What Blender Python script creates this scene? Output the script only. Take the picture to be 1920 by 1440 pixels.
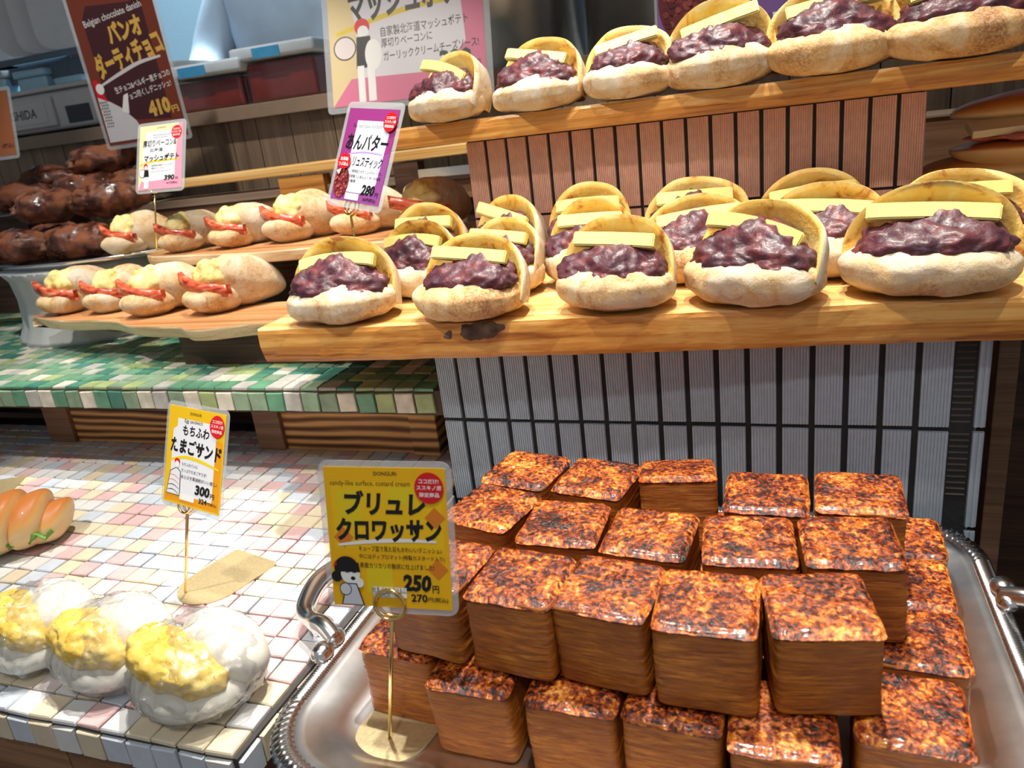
import bpy, bmesh, math, random
import numpy as np
from mathutils import Vector, Matrix, noise as mn

for _o in list(bpy.data.objects): bpy.data.objects.remove(_o)
random.seed(7)
SC = bpy.context.scene
COL = SC.collection
U = 0.025                       # one mosaic tile pitch in metres; the layout below is in tile units
PI = math.pi

# ---------------------------------------------------------------- camera
R = np.array([[0.9413665971, 0.3167393315, -0.1162115556],
              [0.0024090057, -0.3507489219, -0.9364664385],
              [-0.3373768316, 0.8812782703, -0.3309463459]])
CAM = np.array([23.859172921, -12.929964243, 16.195248314])
FPX = 1434.216
cd = bpy.data.cameras.new('camera'); cam = bpy.data.objects.new('camera', cd); COL.objects.link(cam)
m = Matrix.Identity(4)
for i in range(3):
    m[i][0] = R[0][i]; m[i][1] = -R[1][i]; m[i][2] = -R[2][i]; m[i][3] = CAM[i] * U
cam.matrix_world = m
cd.sensor_width = 36; cd.lens = FPX / 1920 * 36; cd.clip_start = 0.02; cd.clip_end = 50
cd.dof.use_dof = True; cd.dof.focus_distance = 0.70; cd.dof.aperture_fstop = 11
SC.camera = cam

# ---------------------------------------------------------------- light
w = bpy.data.worlds.new('world'); SC.world = w; w.use_nodes = True
w.node_tree.nodes['Background'].inputs[0].default_value = (0.93, 0.96, 1.0, 1)
w.node_tree.nodes['Background'].inputs[1].default_value = 0.28
SC.view_settings.view_transform = 'Standard'; SC.view_settings.look = 'None'
SC.view_settings.exposure = 0.0; SC.view_settings.gamma = 1; SC.view_settings.use_curve_mapping = False

def spot(name, loc, tgt, power, angle, blend, col, rad):
    l = bpy.data.lights.new(name, 'SPOT'); o = bpy.data.objects.new(name, l); COL.objects.link(o)
    o.location = Vector(loc) * U
    o.rotation_euler = (Vector(tgt) - Vector(loc)).to_track_quat('-Z', 'Y').to_euler()
    l.energy = power; l.spot_size = math.radians(angle); l.spot_blend = blend; l.color = col; l.shadow_soft_size = rad
    return o
spot('ceiling_spot_table', (6, 26, 84), (6, 6, 0), 136, 46, .5, (1, .95, .87), .030)
spot('ceiling_spot_tray', (22, 25, 84), (21, 6, 2), 180, 36, .5, (1, .93, .82), .030)
spot('ceiling_spot_front', (24, -2, 88), (20, 20, 11), 108, 34, .35, (1, .94, .84), .026)
spot('ceiling_spot_side', (-10, -16, 80), (0, 22, 11), 108, 34, .4, (1, .94, .84), .026)

spot('added_fill_pastry', (-16, 10, 88), (-18, 31, 12), 120, 30, .5, (1, .94, .85), .03)  # unseen lamp added to brighten the pastries and the rear left side
spot('added_fill_front', (34, -52, 90), (15, 6, 4), 48, 26, .6, (1, .95, .88), .04)  # added weak fill from behind the camera, lifts the cards and cube fronts
def area(name, loc, tgt, power, sx, sy, col):
    l = bpy.data.lights.new(name, 'AREA'); o = bpy.data.objects.new(name, l); COL.objects.link(o)
    o.location = Vector(loc) * U
    o.rotation_euler = (Vector(tgt) - Vector(loc)).to_track_quat('-Z', 'Y').to_euler()
    l.energy = power; l.shape = 'RECTANGLE'; l.size = sx; l.size_y = sy; l.color = col
    return o
area('kitchen_ceiling_light', (-10, 85, 92), (-10, 70, 20), 230, 2.6, .6, (.66, .87, 1.0))

# ---------------------------------------------------------------- pixel -> place helpers (1920 x 1440 frame)
def ray(px, py):
    return R.T @ np.array([(px - 960) / FPX, (py - 720) / FPX, 1.0])
def onz(px, py, z):
    d = ray(px, py); return CAM + d * ((z - CAM[2]) / d[2])
def ony(px, py, y):
    d = ray(px, py); return CAM + d * ((y - CAM[1]) / d[1])
def proj(p):
    q = R @ (np.array(p, float) - CAM); return FPX * q[0] / q[2] + 960, FPX * q[1] / q[2] + 720, q[2]

# ---------------------------------------------------------------- object helpers
def ob(name, me, parent=None, loc=(0, 0, 0), rot=(0, 0, 0), scale=(1, 1, 1), label=None):
    o = bpy.data.objects.new(name, me); COL.objects.link(o)
    if parent is not None: o.parent = parent
    o.location = Vector(loc) * U; o.rotation_euler = rot; o.scale = scale
    if label: o['label'] = label
    return o
def tag(o, label, cat, group=None, kind=None):
    o['label'] = label; o['category'] = cat
    if group: o['group'] = group
    if kind: o['kind'] = kind
    return o
def thing(name, label, cat, loc=(0, 0, 0), rot=(0, 0, 0), group=None, scale=(1, 1, 1)):
    return tag(ob(name, None, None, loc, rot, scale), label, cat, group)
def struct(name, me, loc=(0, 0, 0), label=None, cat=None):
    o = ob(name, me, None, loc); o['kind'] = 'structure'
    if label: o['label'] = label
    if cat: o['category'] = cat
    return o
def mesh(name, v, f, mats=None, smooth=False, mi=None):
    me = bpy.data.meshes.new(name)
    me.from_pydata([tuple(float(c) * U for c in p) for p in v], [], [tuple(int(i) for i in q) for q in f])
    if mats is not None:
        for mm in (mats if isinstance(mats, (list, tuple)) else [mats]): me.materials.append(mm)
    if mi is not None: me.polygons.foreach_set('material_index', mi)
    if smooth: me.polygons.foreach_set('use_smooth', [True] * len(me.polygons))
    me.validate(); me.update()
    return me
def from_bm(name, bm, mats=None, smooth=False):
    me = bpy.data.meshes.new(name)
    for v in bm.verts: v.co *= U
    bmesh.ops.recalc_face_normals(bm, faces=bm.faces)
    bm.to_mesh(me); bm.free()
    if mats is not None:
        for mm in (mats if isinstance(mats, (list, tuple)) else [mats]): me.materials.append(mm)
    if smooth: me.polygons.foreach_set('use_smooth', [True] * len(me.polygons))
    return me
def bbox(bm, x0, x1, y0, y1, z0, z1, bev=0.0, seg=2):
    r = bmesh.ops.create_cube(bm, size=1.0)
    vs = r['verts']
    for v in vs:
        v.co = Vector((x0 + (v.co.x + .5) * (x1 - x0), y0 + (v.co.y + .5) * (y1 - y0), z0 + (v.co.z + .5) * (z1 - z0)))
    if bev > 0:
        es = list({e for v in vs for e in v.link_edges})
        bmesh.ops.bevel(bm, geom=es, offset=bev, segments=seg, affect='EDGES', profile=.6)
def boxm(name, x0, x1, y0, y1, z0, z1, mats, bev=0.0, seg=2, smooth=False):
    bm = bmesh.new(); bbox(bm, x0, x1, y0, y1, z0, z1, bev, seg)
    return from_bm(name, bm, mats, smooth)
def ico(n):
    bm = bmesh.new(); bmesh.ops.create_icosphere(bm, subdivisions=n, radius=1.0)
    v = np.array([tuple(q.co) for q in bm.verts]); f = [tuple(q.index for q in p.verts) for p in bm.faces]; bm.free()
    return v, f
ICO = {n: ico(n) for n in (3, 4, 5, 6)}
def fb(p, s, o=3, seed=0.0):
    return mn.fractal(Vector((p[0] * s + seed, p[1] * s - seed * .7, p[2] * s + seed * 1.3)), 1.0, 2.0, o)
def vor(p, s, seed=0.0):
    return mn.voronoi(Vector((p[0] * s + seed, p[1] * s + seed * .37, p[2] * s - seed)))[0][0]
def blob(name, n, shape, mats, disp=None):
    """icosphere mapped through shape(unit point) then pushed along its own radial direction by disp(point)."""
    v, f = ICO[n]; out = []
    for p in v:
        q = np.array(shape(p), float)
        if disp: q = q + p * disp(q, p)
        out.append(q)
    return mesh(name, out, f, mats, True)
def grid_mesh(name, P, mats, smooth=True, closeu=False):
    """P: array (nu, nv, 3)"""
    nu, nv = P.shape[:2]; f = []
    for i in range(nu if closeu else nu - 1):
        for j in range(nv - 1):
            a = i; b = (i + 1) % nu
            f.append((a * nv + j, b * nv + j, b * nv + j + 1, a * nv + j + 1))
    return mesh(name, P.reshape(-1, 3), f, mats, smooth)
def tube(pts, rad, seg=8, closed=False, caps=True):
    pts = [Vector(p) for p in pts]; n = len(pts); v = []; f = []
    rad = rad if isinstance(rad, (list, tuple)) else [rad] * n
    nrm = None
    for i, p in enumerate(pts):
        t = (pts[(i + 1) % n] - pts[i - 1]) if closed else (pts[min(i + 1, n - 1)] - pts[max(i - 1, 0)])
        t.normalize()
        if nrm is None:
            nrm = t.orthogonal().normalized()
        else:
            nrm = (nrm - t * nrm.dot(t)); nrm = nrm.normalized() if nrm.length > 1e-6 else t.orthogonal().normalized()
        b = t.cross(nrm)
        for k in range(seg):
            a = 2 * PI * k / seg; v.append(p + (nrm * math.cos(a) + b * math.sin(a)) * rad[i])
    for i in range(n if closed else n - 1):
        j = (i + 1) % n
        for k in range(seg):
            f.append((i * seg + k, i * seg + (k + 1) % seg, j * seg + (k + 1) % seg, j * seg + k))
    if not closed and caps:
        f.append(tuple(range(seg))[::-1]); f.append(tuple((n - 1) * seg + k for k in range(seg)))
    return v, f
def merge(parts):
    v = []; f = []
    for a, b in parts:
        o = len(v); v += [tuple(p) for p in a]; f += [tuple(i + o for i in q) for q in b]
    return v, f
def spline(pts, n=8):
    """Catmull-Rom through points"""
    P = [np.array(p, float) for p in pts]; P = [2 * P[0] - P[1]] + P + [2 * P[-1] - P[-2]]; out = []
    for i in range(1, len(P) - 2):
        for k in range(n):
            t = k / n
            out.append(.5 * ((2 * P[i]) + (-P[i - 1] + P[i + 1]) * t + (2 * P[i - 1] - 5 * P[i] + 4 * P[i + 1] - P[i + 2]) * t * t + (-P[i - 1] + 3 * P[i] - 3 * P[i + 1] + P[i + 2]) * t ** 3))
    out.append(P[-2]); return out
def lathe(prof, seg=32, mats=None, name='m', smooth=True, rib=0, ribd=0.0):
    v = []; f = []
    for i, (r, z) in enumerate(prof):
        for k in range(seg):
            a = 2 * PI * k / seg; rr = r * (1 + (ribd * math.cos(a * rib) if rib else 0))
            v.append((rr * math.cos(a), rr * math.sin(a), z))
    for i in range(len(prof) - 1):
        for k in range(seg):
            f.append((i * seg + k, i * seg + (k + 1) % seg, (i + 1) * seg + (k + 1) % seg, (i + 1) * seg + k))
    f.append(tuple(range(seg))[::-1]); f.append(tuple((len(prof) - 1) * seg + k for k in range(seg)))
    return mesh(name, v, f, mats, smooth)

# ---------------------------------------------------------------- materials
class NT:
    def __init__(s, name):
        s.m = bpy.data.materials.new(name); s.m.use_nodes = True; s.t = s.m.node_tree; s.n = s.t.nodes
        s.b = s.n['Principled BSDF']; s.out = s.n['Material Output']
    def new(s, typ, **kw):
        n = s.n.new(typ)
        for k, v in kw.items():
            if k in n.inputs: 
                n.inputs[k].default_value = v
            else: setattr(n, k, v)
        return n
    def link(s, a, b): s.t.links.new(a, b)
    def coord(s, sc=(1, 1, 1), rot=(0, 0, 0), kind='Object'):
        c = s.new('ShaderNodeTexCoord'); mp = s.new('ShaderNodeMapping'); mp.inputs['Scale'].default_value = sc; mp.inputs['Rotation'].default_value = rot
        s.link(c.outputs[kind], mp.inputs[0])
        oi = s.new('ShaderNodeObjectInfo'); ad = s.new('ShaderNodeVectorMath', operation='ADD'); ml = s.new('ShaderNodeMath', operation='MULTIPLY'); ml.inputs[1].default_value = 37.0
        s.link(oi.outputs['Random'], ml.inputs[0]); s.link(mp.outputs[0], ad.inputs[0]); s.link(ml.outputs[0], ad.inputs[1])
        return ad.outputs[0]
    def noise(s, vec, scale, detail=3, rough=.55, dist=0.0):
        n = s.new('ShaderNodeTexNoise'); n.inputs['Scale'].default_value = scale; n.inputs['Detail'].default_value = detail
        n.inputs['Roughness'].default_value = rough; n.inputs['Distortion'].default_value = dist
        if vec is not None: s.link(vec, n.inputs['Vector'])
        return n.outputs['Fac']
    def ramp(s, fac, stops, interp='LINEAR'):
        r = s.new('ShaderNodeValToRGB'); r.color_ramp.interpolation = interp
        el = r.color_ramp.elements
        while len(el) < len(stops): el.new(.5)
        for e, (p, c) in zip(el, stops): e.position = p; e.color = (*c, 1)
        s.link(fac, r.inputs[0]); return r.outputs[0]
    def mix(s, fac, a, b):
        n = s.new('ShaderNodeMix', data_type='RGBA')
        for sock, val in ((0, fac), (6, a), (7, b)):
            if isinstance(val, (int, float)): n.inputs[sock].default_value = val
            elif isinstance(val, tuple): n.inputs[sock].default_value = (*val, 1)
            else: s.link(val, n.inputs[sock])
        return n.outputs[2]
    def bump(s, h, strength, dist=.002):
        n = s.new('ShaderNodeBump'); n.inputs['Strength'].default_value = strength; n.inputs['Distance'].default_value = dist
        s.link(h, n.inputs['Height']); s.link(n.outputs[0], s.b.inputs['Normal'])
    def set(s, **kw):
        for k, v in kw.items():
            k = k.replace('_', ' ')
            if hasattr(v, 'links') or isinstance(v, bpy.types.NodeSocket): s.link(v, s.b.inputs[k])
            else: s.b.inputs[k].default_value = v if not (isinstance(v, tuple) and len(v) == 3 and k != 'Subsurface Radius') else (*v, 1)
        return s
def plain(name, col, rough=.5, metal=0.0, spec=.5, var=.12, nscale=60, bump=0.0):
    t = NT(name); v = t.coord(); f = t.noise(v, nscale, 3)
    c = t.ramp(f, [(.25, tuple(x * (1 - var) for x in col)), (.75, tuple(min(1, x * (1 + var)) for x in col))])
    t.set(Base_Color=c, Roughness=rough, Metallic=metal, Specular_IOR_Level=spec)
    if bump: t.bump(f, bump)
    return t.m
def flat(name, col, rough=.45):
    t = NT(name); t.set(Base_Color=col, Roughness=rough, Specular_IOR_Level=.3); return t.m
def wood(name, cols, scale=9.0, stretch=14.0, rough=.5, axis=0, rings=0.0, coat=0.0):
    t = NT(name); sc = [stretch] * 3; sc[axis] = 1.0
    v = t.coord(tuple(sc)); n1 = t.noise(v, scale * .35, 4, .6, .6); 
    v2 = t.coord(tuple(x * (3 if i != axis else 1) for i, x in enumerate(sc))); n2 = t.noise(v2, scale, 3, .6, .3)
    md = t.new('ShaderNodeMath', operation='MULTIPLY_ADD'); t.link(n2, md.inputs[0]); md.inputs[1].default_value = .35; t.link(n1, md.inputs[2])
    fac = md.outputs[0]
    if rings:
        wv = t.new('ShaderNodeTexWave', wave_type='BANDS', bands_direction='Z' if axis != 2 else 'X'); wv.inputs['Scale'].default_value = rings; wv.inputs['Distortion'].default_value = 5.0; wv.inputs['Detail'].default_value = 2; wv.inputs['Detail Scale'].default_value = .6
        v3 = t.coord((.25, .25, 1) if axis == 0 else (1, 1, .25)); t.link(v3, wv.inputs['Vector'])
        m2 = t.new('ShaderNodeMath', operation='MULTIPLY_ADD'); t.link(wv.outputs['Fac'], m2.inputs[0]); m2.inputs[1].default_value = .55; t.link(fac, m2.inputs[2])
        m3 = t.new('ShaderNodeMath', operation='MULTIPLY'); t.link(m2.outputs[0], m3.inputs[0]); m3.inputs[1].default_value = .72; fac = m3.outputs[0]
    c = t.ramp(fac, [(.47 + .36 * i / (len(cols) - 1), c) for i, c in enumerate(cols)])
    t.set(Base_Color=c, Roughness=rough, Coat_Weight=coat, Coat_Roughness=.25)
    t.bump(fac, .25, .0015); return t.m

M = {}
for nm, c in dict(white=(.74, .74, .74), bluewhite=(.60, .66, .74), cream=(.78, .68, .50), pink=(.74, .50, .50), pale=(.76, .68, .66), warm=(.72, .62, .46)).items():
    M['t_' + nm] = plain('tile_' + nm, c, .38, var=.06, nscale=90)
for nm, c in dict(green=(.12, .30, .19), teal=(.06, .21, .16), lime=(.34, .43, .20), sage=(.24, .35, .24), ivory=(.66, .62, .52), grey=(.45, .45, .42)).items():
    M['g_' + nm] = plain('glaze_' + nm, c, .28, var=.25, nscale=60)
M['grout'] = plain('dark_grout', (.05, .045, .045), .85)
M['grout_brown'] = plain('brown_grout', (.09, .06, .04), .85)
M['black_mortar'] = plain('black_mortar', (.018, .018, .02), .8, bump=.3, nscale=200)
M['grey_tile'] = plain('grey_tile', (.38, .45, .53), .42, var=.07, nscale=120)
M['pink_tile'] = plain('pink_tile', (.60, .34, .26), .5, var=.10, nscale=120)
M['oak'] = wood('honey_oak', [(.42, .17, .035), (.66, .36, .10), (.74, .48, .18), (.78, .54, .24)], 5, 40, .42, coat=.15)
M['oak_dark'] = wood('amber_oak', [(.22, .065, .008), (.46, .17, .025), (.58, .26, .05), (.68, .38, .10)], 5, 40, .4, coat=.2)
M['olive_wood'] = wood('acacia_wood', [(.25, .09, .03), (.50, .22, .08), (.66, .38, .18)], 5, 22, .4, coat=.2)
M['pale_edge'] = wood('pale_sapwood', [(.52, .33, .17), (.74, .54, .32), (.82, .64, .42)], 6, 26, .5)
M['char'] = wood('charred_cedar', [(.05, .018, .006), (.26, .10, .025), (.42, .19, .06), (.80, .42, .14)], 5, 12, .6, rings=26)
M['dark_wood'] = wood('dark_wood', [(.025, .012, .007), (.07, .03, .015), (.12, .055, .028)], 6, 30, .55)
M['brown_wood'] = wood('brown_wood', [(.13, .06, .03), (.24, .12, .06), (.34, .18, .095)], 6, 25, .5)
M['panel_wood'] = wood('panel_wood', [(.13, .08, .05), (.24, .16, .105), (.34, .24, .16)], 5, 14, .55, axis=2)
M['trim'] = plain('counter_trim', (.30, .215, .155), .4, var=.05)
M['silver'] = plain('silver_plate', (.78, .78, .79), .20, 1.0, var=.05, nscale=25)
M['silver_worn'] = plain('worn_silver', (.66, .66, .67), .30, 1.0, var=.16, nscale=40, bump=.03)
M['steel'] = plain('brushed_steel', (.62, .63, .63), .28, 1.0, var=.04)
M['gold'] = plain('gold_wire', (.86, .62, .24), .2, 1.0, var=.03)
M['gold_plate'] = plain('gold_plate', (.62, .50, .28), .42, .45, var=.14, nscale=350, bump=.15)
M['butter'] = plain('butter', (.86, .75, .24), .38, var=.03, nscale=80, bump=.05); 
M['cheese'] = plain('cheese', (.80, .70, .44), .4, var=.04)
M['plastic_white'] = plain('white_plastic', (.62, .62, .62), .4, var=.03)
M['plastic_grey'] = plain('grey_plastic', (.30, .31, .33), .45, var=.03)
M['plastic_dark'] = plain('dark_plastic', (.05, .055, .065), .45, var=.05)
M['plastic_blue'] = plain('pale_blue_plastic', (.40, .62, .74), .4, var=.05)
M['blue'] = plain('blue_plastic', (.06, .33, .62), .4)
M['kitchen_grey'] = plain('kitchen_grey', (.11, .15, .20), .45, var=.1)
M['kitchen_wall'] = plain('kitchen_wall', (.42, .56, .64), .5, var=.04)
M['pink_cloth'] = plain('pink_cloth', (.58, .36, .50), .8, var=.08, nscale=20)
M['coat'] = plain('white_coat', (.56, .64, .72), .8, var=.05, nscale=25)
M['apron'] = plain('blue_apron', (.34, .50, .68), .8, var=.06, nscale=25)
M['skin'] = plain('skin', (.58, .32, .22), .5, var=.04)
M['hair'] = plain('hair', (.02, .015, .012), .6)
M['sauce'] = plain('red_sauce', (.20, .018, .012), .25, var=.2, nscale=30)
M['floor'] = plain('dark_floor', (.10, .085, .075), .6, var=.2, nscale=8)
M['green_leaf'] = plain('lettuce', (.16, .36, .05), .45, var=.3, nscale=80)

def film(name, gloss=.12, tint=(.96, .97, .98), rough=.12, fres=.5, haze=0.0, crease=0.0):
    t = NT(name); t.n.remove(t.b)
    tr = t.new('ShaderNodeBsdfTransparent'); tr.inputs[0].default_value = (*tint, 1)
    gl = t.new('ShaderNodeBsdfGlossy'); gl.inputs['Roughness'].default_value = rough
    if crease:
        n1 = t.noise(t.coord((1, 1, .35)), 120, 4, .6, 2.5); bp = t.new('ShaderNodeBump'); bp.inputs['Strength'].default_value = crease; bp.inputs['Distance'].default_value = .004
        t.link(n1, bp.inputs['Height']); t.link(bp.outputs[0], gl.inputs['Normal'])
    lw = t.new('ShaderNodeLayerWeight'); lw.inputs[0].default_value = .35
    ma = t.new('ShaderNodeMath', operation='MULTIPLY_ADD'); t.link(lw.outputs['Facing'], ma.inputs[0]); ma.inputs[1].default_value = fres; ma.inputs[2].default_value = gloss
    mx = t.new('ShaderNodeMixShader'); t.link(ma.outputs[0], mx.inputs[0]); t.link(tr.outputs[0], mx.inputs[1]); t.link(gl.outputs[0], mx.inputs[2])
    last = mx.outputs[0]
    if haze:
        df = t.new('ShaderNodeBsdfDiffuse'); df.inputs[0].default_value = (.85, .87, .9, 1)
        m2 = t.new('ShaderNodeMixShader'); m2.inputs[0].default_value = haze; t.link(last, m2.inputs[1]); t.link(df.outputs[0], m2.inputs[2]); last = m2.outputs[0]
    t.link(last, t.out.inputs[0]); return t.m
M['laminate'] = film('clear_laminate', .06, (.93, .94, .95), .15, .3, .22)
M['wrap'] = film('cling_film', .10, (.96, .97, .98), .09, .5, .03, .5)
M['clear_tub'] = film('clear_tub', .03, (.97, .97, .97), .15, .2, .02)

def crust(name, flour, tan, brown, k=.5, fine=900):
    t = NT(name); v = t.coord()
    n1 = t.noise(v, 19, 5, .65, .8); n2 = t.noise(v, fine * .45, 4, .75); n3 = t.noise(v, 48, 4, .65, .8)
    c = t.ramp(n1, [(k - .16, brown), (k - .03, tan), (k + .12, flour)])
    c2 = t.mix(t.ramp(n2, [(.42, (0, 0, 0)), (.62, (.55, .55, .55))]), c, flour)
    c3 = t.mix(t.ramp(n3, [(.56, (0, 0, 0)), (.72, (.75, .75, .75))]), c2, brown)
    t.set(Base_Color=c3, Roughness=.75, Specular_IOR_Level=.25, Subsurface_Weight=.0)
    mb = t.new('ShaderNodeMath', operation='ADD'); t.link(n2, mb.inputs[0]); t.link(n3, mb.inputs[1]); t.bump(mb.outputs[0], .55, .0016)
    return t.m
M['crust_white'] = crust('floury_crust', (.70, .62, .50), (.62, .43, .22), (.42, .19, .06), .49)
M['crust_gold'] = crust('golden_crust', (.78, .64, .44), (.66, .38, .13), (.40, .16, .04), .52)
M['crust_mid'] = crust('pale_crust', (.70, .60, .45), (.64, .41, .17), (.42, .18, .05), .48)
def crumb(name, a, b, c):
    t = NT(name); v = t.coord(); n = t.noise(v, 40, 4, .6, .5); n2 = t.noise(v, 170, 3, .6)
    col = t.ramp(n, [(.34, c), (.44, b), (.62, a)])
    t.set(Base_Color=col, Roughness=.6); t.bump(n2, .5, .002); return t.m
M['crumb'] = crumb('toasted_crumb', (.90, .66, .24), (.86, .52, .10), (.50, .16, .03))
M['potato'] = crumb('potato_cream', (.86, .74, .36), (.80, .62, .20), (.50, .28, .06))
def azuki():
    t = NT('red_bean_paste'); v = t.coord(); n = t.noise(v, 60, 4, .65); n2 = t.noise(v, 260, 3, .6)
    c = t.ramp(n, [(.30, (.030, .010, .018)), (.50, (.080, .022, .034)), (.66, (.16, .032, .034)), (.80, (.28, .06, .05))])
    t.set(Base_Color=c, Roughness=.48, Specular_IOR_Level=.4, Coat_Weight=.08, Coat_Roughness=.2); t.bump(n2, .5, .0015); return t.m
M['azuki'] = azuki()
def caramel():
    t = NT('caramelised_top'); v = t.coord(); v2 = t.coord((1, 1, .6))
    n1 = t.noise(v, 300, 4, .6, .6); n2 = t.noise(v2, 42, 3, .55, .2)
    ad = t.new('ShaderNodeMath', operation='MULTIPLY_ADD'); t.link(n2, ad.inputs[0]); ad.inputs[1].default_value = .62; t.link(n1, ad.inputs[2])
    c = t.ramp(ad.outputs[0], [(.64, (.005, .003, .003)), (.725, (.055, .007, .003)), (.80, (.22, .028, .003)), (.88, (.46, .10, .008)), (.95, (.64, .21, .022)), (1.0, (.78, .38, .08))])
    t.set(Base_Color=c, Roughness=.30, Coat_Weight=.35, Coat_Roughness=.10, Specular_IOR_Level=.5)
    n3 = t.noise(v, 210, 4, .7); t.bump(n3, .8, .0022); return t.m
M['caramel'] = caramel()
def layers():
    t = NT('laminated_pastry'); v = t.coord((1, 1, 12)); n1 = t.noise(v, 48, 5, .7, .6); n2 = t.noise(t.coord(), 26, 3)
    c = t.ramp(n1, [(.30, (.13, .028, .002)), (.46, (.34, .092, .005)), (.60, (.54, .18, .014)), (.75, (.68, .30, .04))])
    c = t.mix(t.ramp(n2, [(.35, (.55, .55, .55)), (.6, (0, 0, 0))]), c, (.28, .062, .006))
    t.set(Base_Color=c, Roughness=.5, Specular_IOR_Level=.4); t.bump(n1, .7, .002); return t.m
M['layers'] = layers()
def choc():
    t = NT('cocoa_glaze'); v = t.coord(); n = t.noise(v, 34, 4, .6, .4); n2 = t.noise(v, 120, 3)
    c = t.ramp(n, [(.36, (.045, .016, .011)), (.48, (.115, .036, .018)), (.60, (.25, .075, .026))])
    r = t.ramp(n, [(.42, (.22, .22, .22)), (.58, (.8, .8, .8))])
    t.set(Base_Color=c, Roughness=r, Specular_IOR_Level=.5); t.bump(n2, .4, .002); return t.m
M['choc'] = choc()
M['choc_inner'] = plain('chocolate_layers', (.16, .06, .025), .6, var=.4, nscale=120, bump=.5)
def bacon():
    t = NT('bacon'); v = t.coord((1, 1, 3)); n = t.noise(v, 60, 3, .5, .4)
    c = t.ramp(n, [(.32, (.20, .02, .01)), (.46, (.62, .08, .03)), (.60, (.72, .16, .07)), (.72, (.82, .46, .30))])
    t.set(Base_Color=c, Roughness=.3, Coat_Weight=.3); return t.m
M['bacon'] = bacon()
M['ham'] = plain('cured_ham', (.56, .16, .11), .35, var=.5, nscale=50)
def egg():
    t = NT('egg_salad'); v = t.coord(); n = t.noise(v, 70, 3, .6); n2 = t.noise(v, 420, 2); n3 = t.noise(v, 45, 3, .6, 1.0)
    c = t.ramp(n, [(.35, (.74, .46, .06)), (.55, (.86, .62, .13)), (.72, (.88, .74, .30))])
    c = t.mix(t.ramp(n3, [(.66, (0, 0, 0)), (.70, (1, 1, 1))]), c, (.84, .82, .72))
    c = t.mix(t.ramp(n2, [(.68, (0, 0, 0)), (.72, (.85, .85, .85))]), c, (.10, .08, .04))
    t.set(Base_Color=c, Roughness=.4); t.bump(n, .5, .003); return t.m
M['egg'] = egg()
M['milk_bun'] = plain('soft_white_bun', (.72, .70, .63), .6, var=.05, nscale=30)
def roll():
    t = NT('egg_washed_crust'); v = t.coord(); n = t.noise(v, 20, 3)
    g = t.new('ShaderNodeNewGeometry'); sx = t.new('ShaderNodeSeparateXYZ'); t.link(g.outputs['Normal'], sx.inputs[0])
    ad = t.new('ShaderNodeMath', operation='MULTIPLY_ADD'); t.link(n, ad.inputs[0]); ad.inputs[1].default_value = .5; t.link(sx.outputs['Z'], ad.inputs[2])
    c = t.ramp(ad.outputs[0], [(.25, (.82, .58, .28)), (.62, (.72, .36, .10)), (1.0, (.52, .17, .03))])
    t.set(Base_Color=c, Roughness=.48, Coat_Weight=.05); return t.m
M['roll'] = roll()
# ================================================================ THE SETTING
struct('floor', boxm('floor', -130, 130, -70, 150, -22, -20, M['floor']))
struct('wall_back', boxm('wall_back', -130, 130, 118, 120, -20, 110, M['kitchen_wall']))
struct('ceiling', boxm('ceiling', -130, 130, -30, 150, 110, 112, plain('dark_ceiling', (.10, .085, .07), .7)))
struct('added_light_block', boxm('added_light_block', -130, 130, 60, 62, 46, 110, plain('dark_light_block', (.07, .05, .04), .7)))  # unseen dark panel added to keep kitchen light and reflections off the display
struct('wall_left', boxm('wall_left', -132, -130, -70, 150, -20, 110, M['kitchen_wall']))

# ---------------------------------------------------------------- tile meshes
def tile_mesh(name, w, d, h, mat, seed):
    rnd = random.Random(seed); j = lambda s: rnd.uniform(-s, s)
    c = [(-w / 2, -d / 2), (w / 2, -d / 2), (w / 2, d / 2), (-w / 2, d / 2)]
    c = [(x + j(.03), y + j(.03)) for x, y in c]
    v = [(x, y, 0) for x, y in c] + [(x, y, h * .7) for x, y in c] + [(x * .93, y * .93, h + j(.015)) for x, y in c]
    f = []
    for L in (0, 4):
        for k in range(4): f.append((L + k, L + (k + 1) % 4, L + 4 + (k + 1) % 4, L + 4 + k))
    f.append((8, 9, 10, 11))
    return v, f
def tiles(parent, places, keys, weights, name, w, d, h, cap, seed, stuff_name):
    """places: list of (x, y, z, rotation, screen size); the largest `cap` become single objects, the rest one joined part"""
    rnd = random.Random(seed); lib = {}
    for k in keys:
        for s in range(3): lib[k, s] = mesh('tile_' + k + str(s), *tile_mesh('t', w, d, h, M[k], seed + s * 7 + len(k)), M[k])
    places = sorted(places, key=lambda p: -p[4])
    V = []; F = []; MI = []
    for i, (x, y, z, rot, sz) in enumerate(places):
        k = rnd.choices(keys, weights)[0]; s = rnd.randrange(3)
        tw = rnd.uniform(-.035, .035); q = rnd.choice((0, 2)) * PI / 2
        if i < cap:
            o = ob(name, lib[k, s], parent, (x, y, z), rot)
            o.rotation_euler.rotate_axis('Z', tw + q)
        else:
            v, f = tile_mesh('t', w, d, h, None, seed + i)
            e = Matrix.LocRotScale(Vector((x, y, z)), None, None) @ (o_rot(rot)).to_4x4()
            b = len(V); V += [tuple(e @ Vector(p)) for p in v]; F += [tuple(a + b for a in q2) for q2 in f]; MI += [keys.index(k)] * len(f)
    if V:
        o = ob(stuff_name, mesh(stuff_name, V, F, [M[k] for k in keys], mi=MI), parent); o['kind'] = 'stuff'
def o_rot(r):
    from mathutils import Euler
    return Euler(r).to_matrix()
def scr(x, y, z):
    u, v, d = proj((x, y, z))
    if d <= 0: return 0
    inside = -40 < u < 1960 and -40 < v < 1480
    return (1000.0 if inside else 0) + 100 / d

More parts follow.
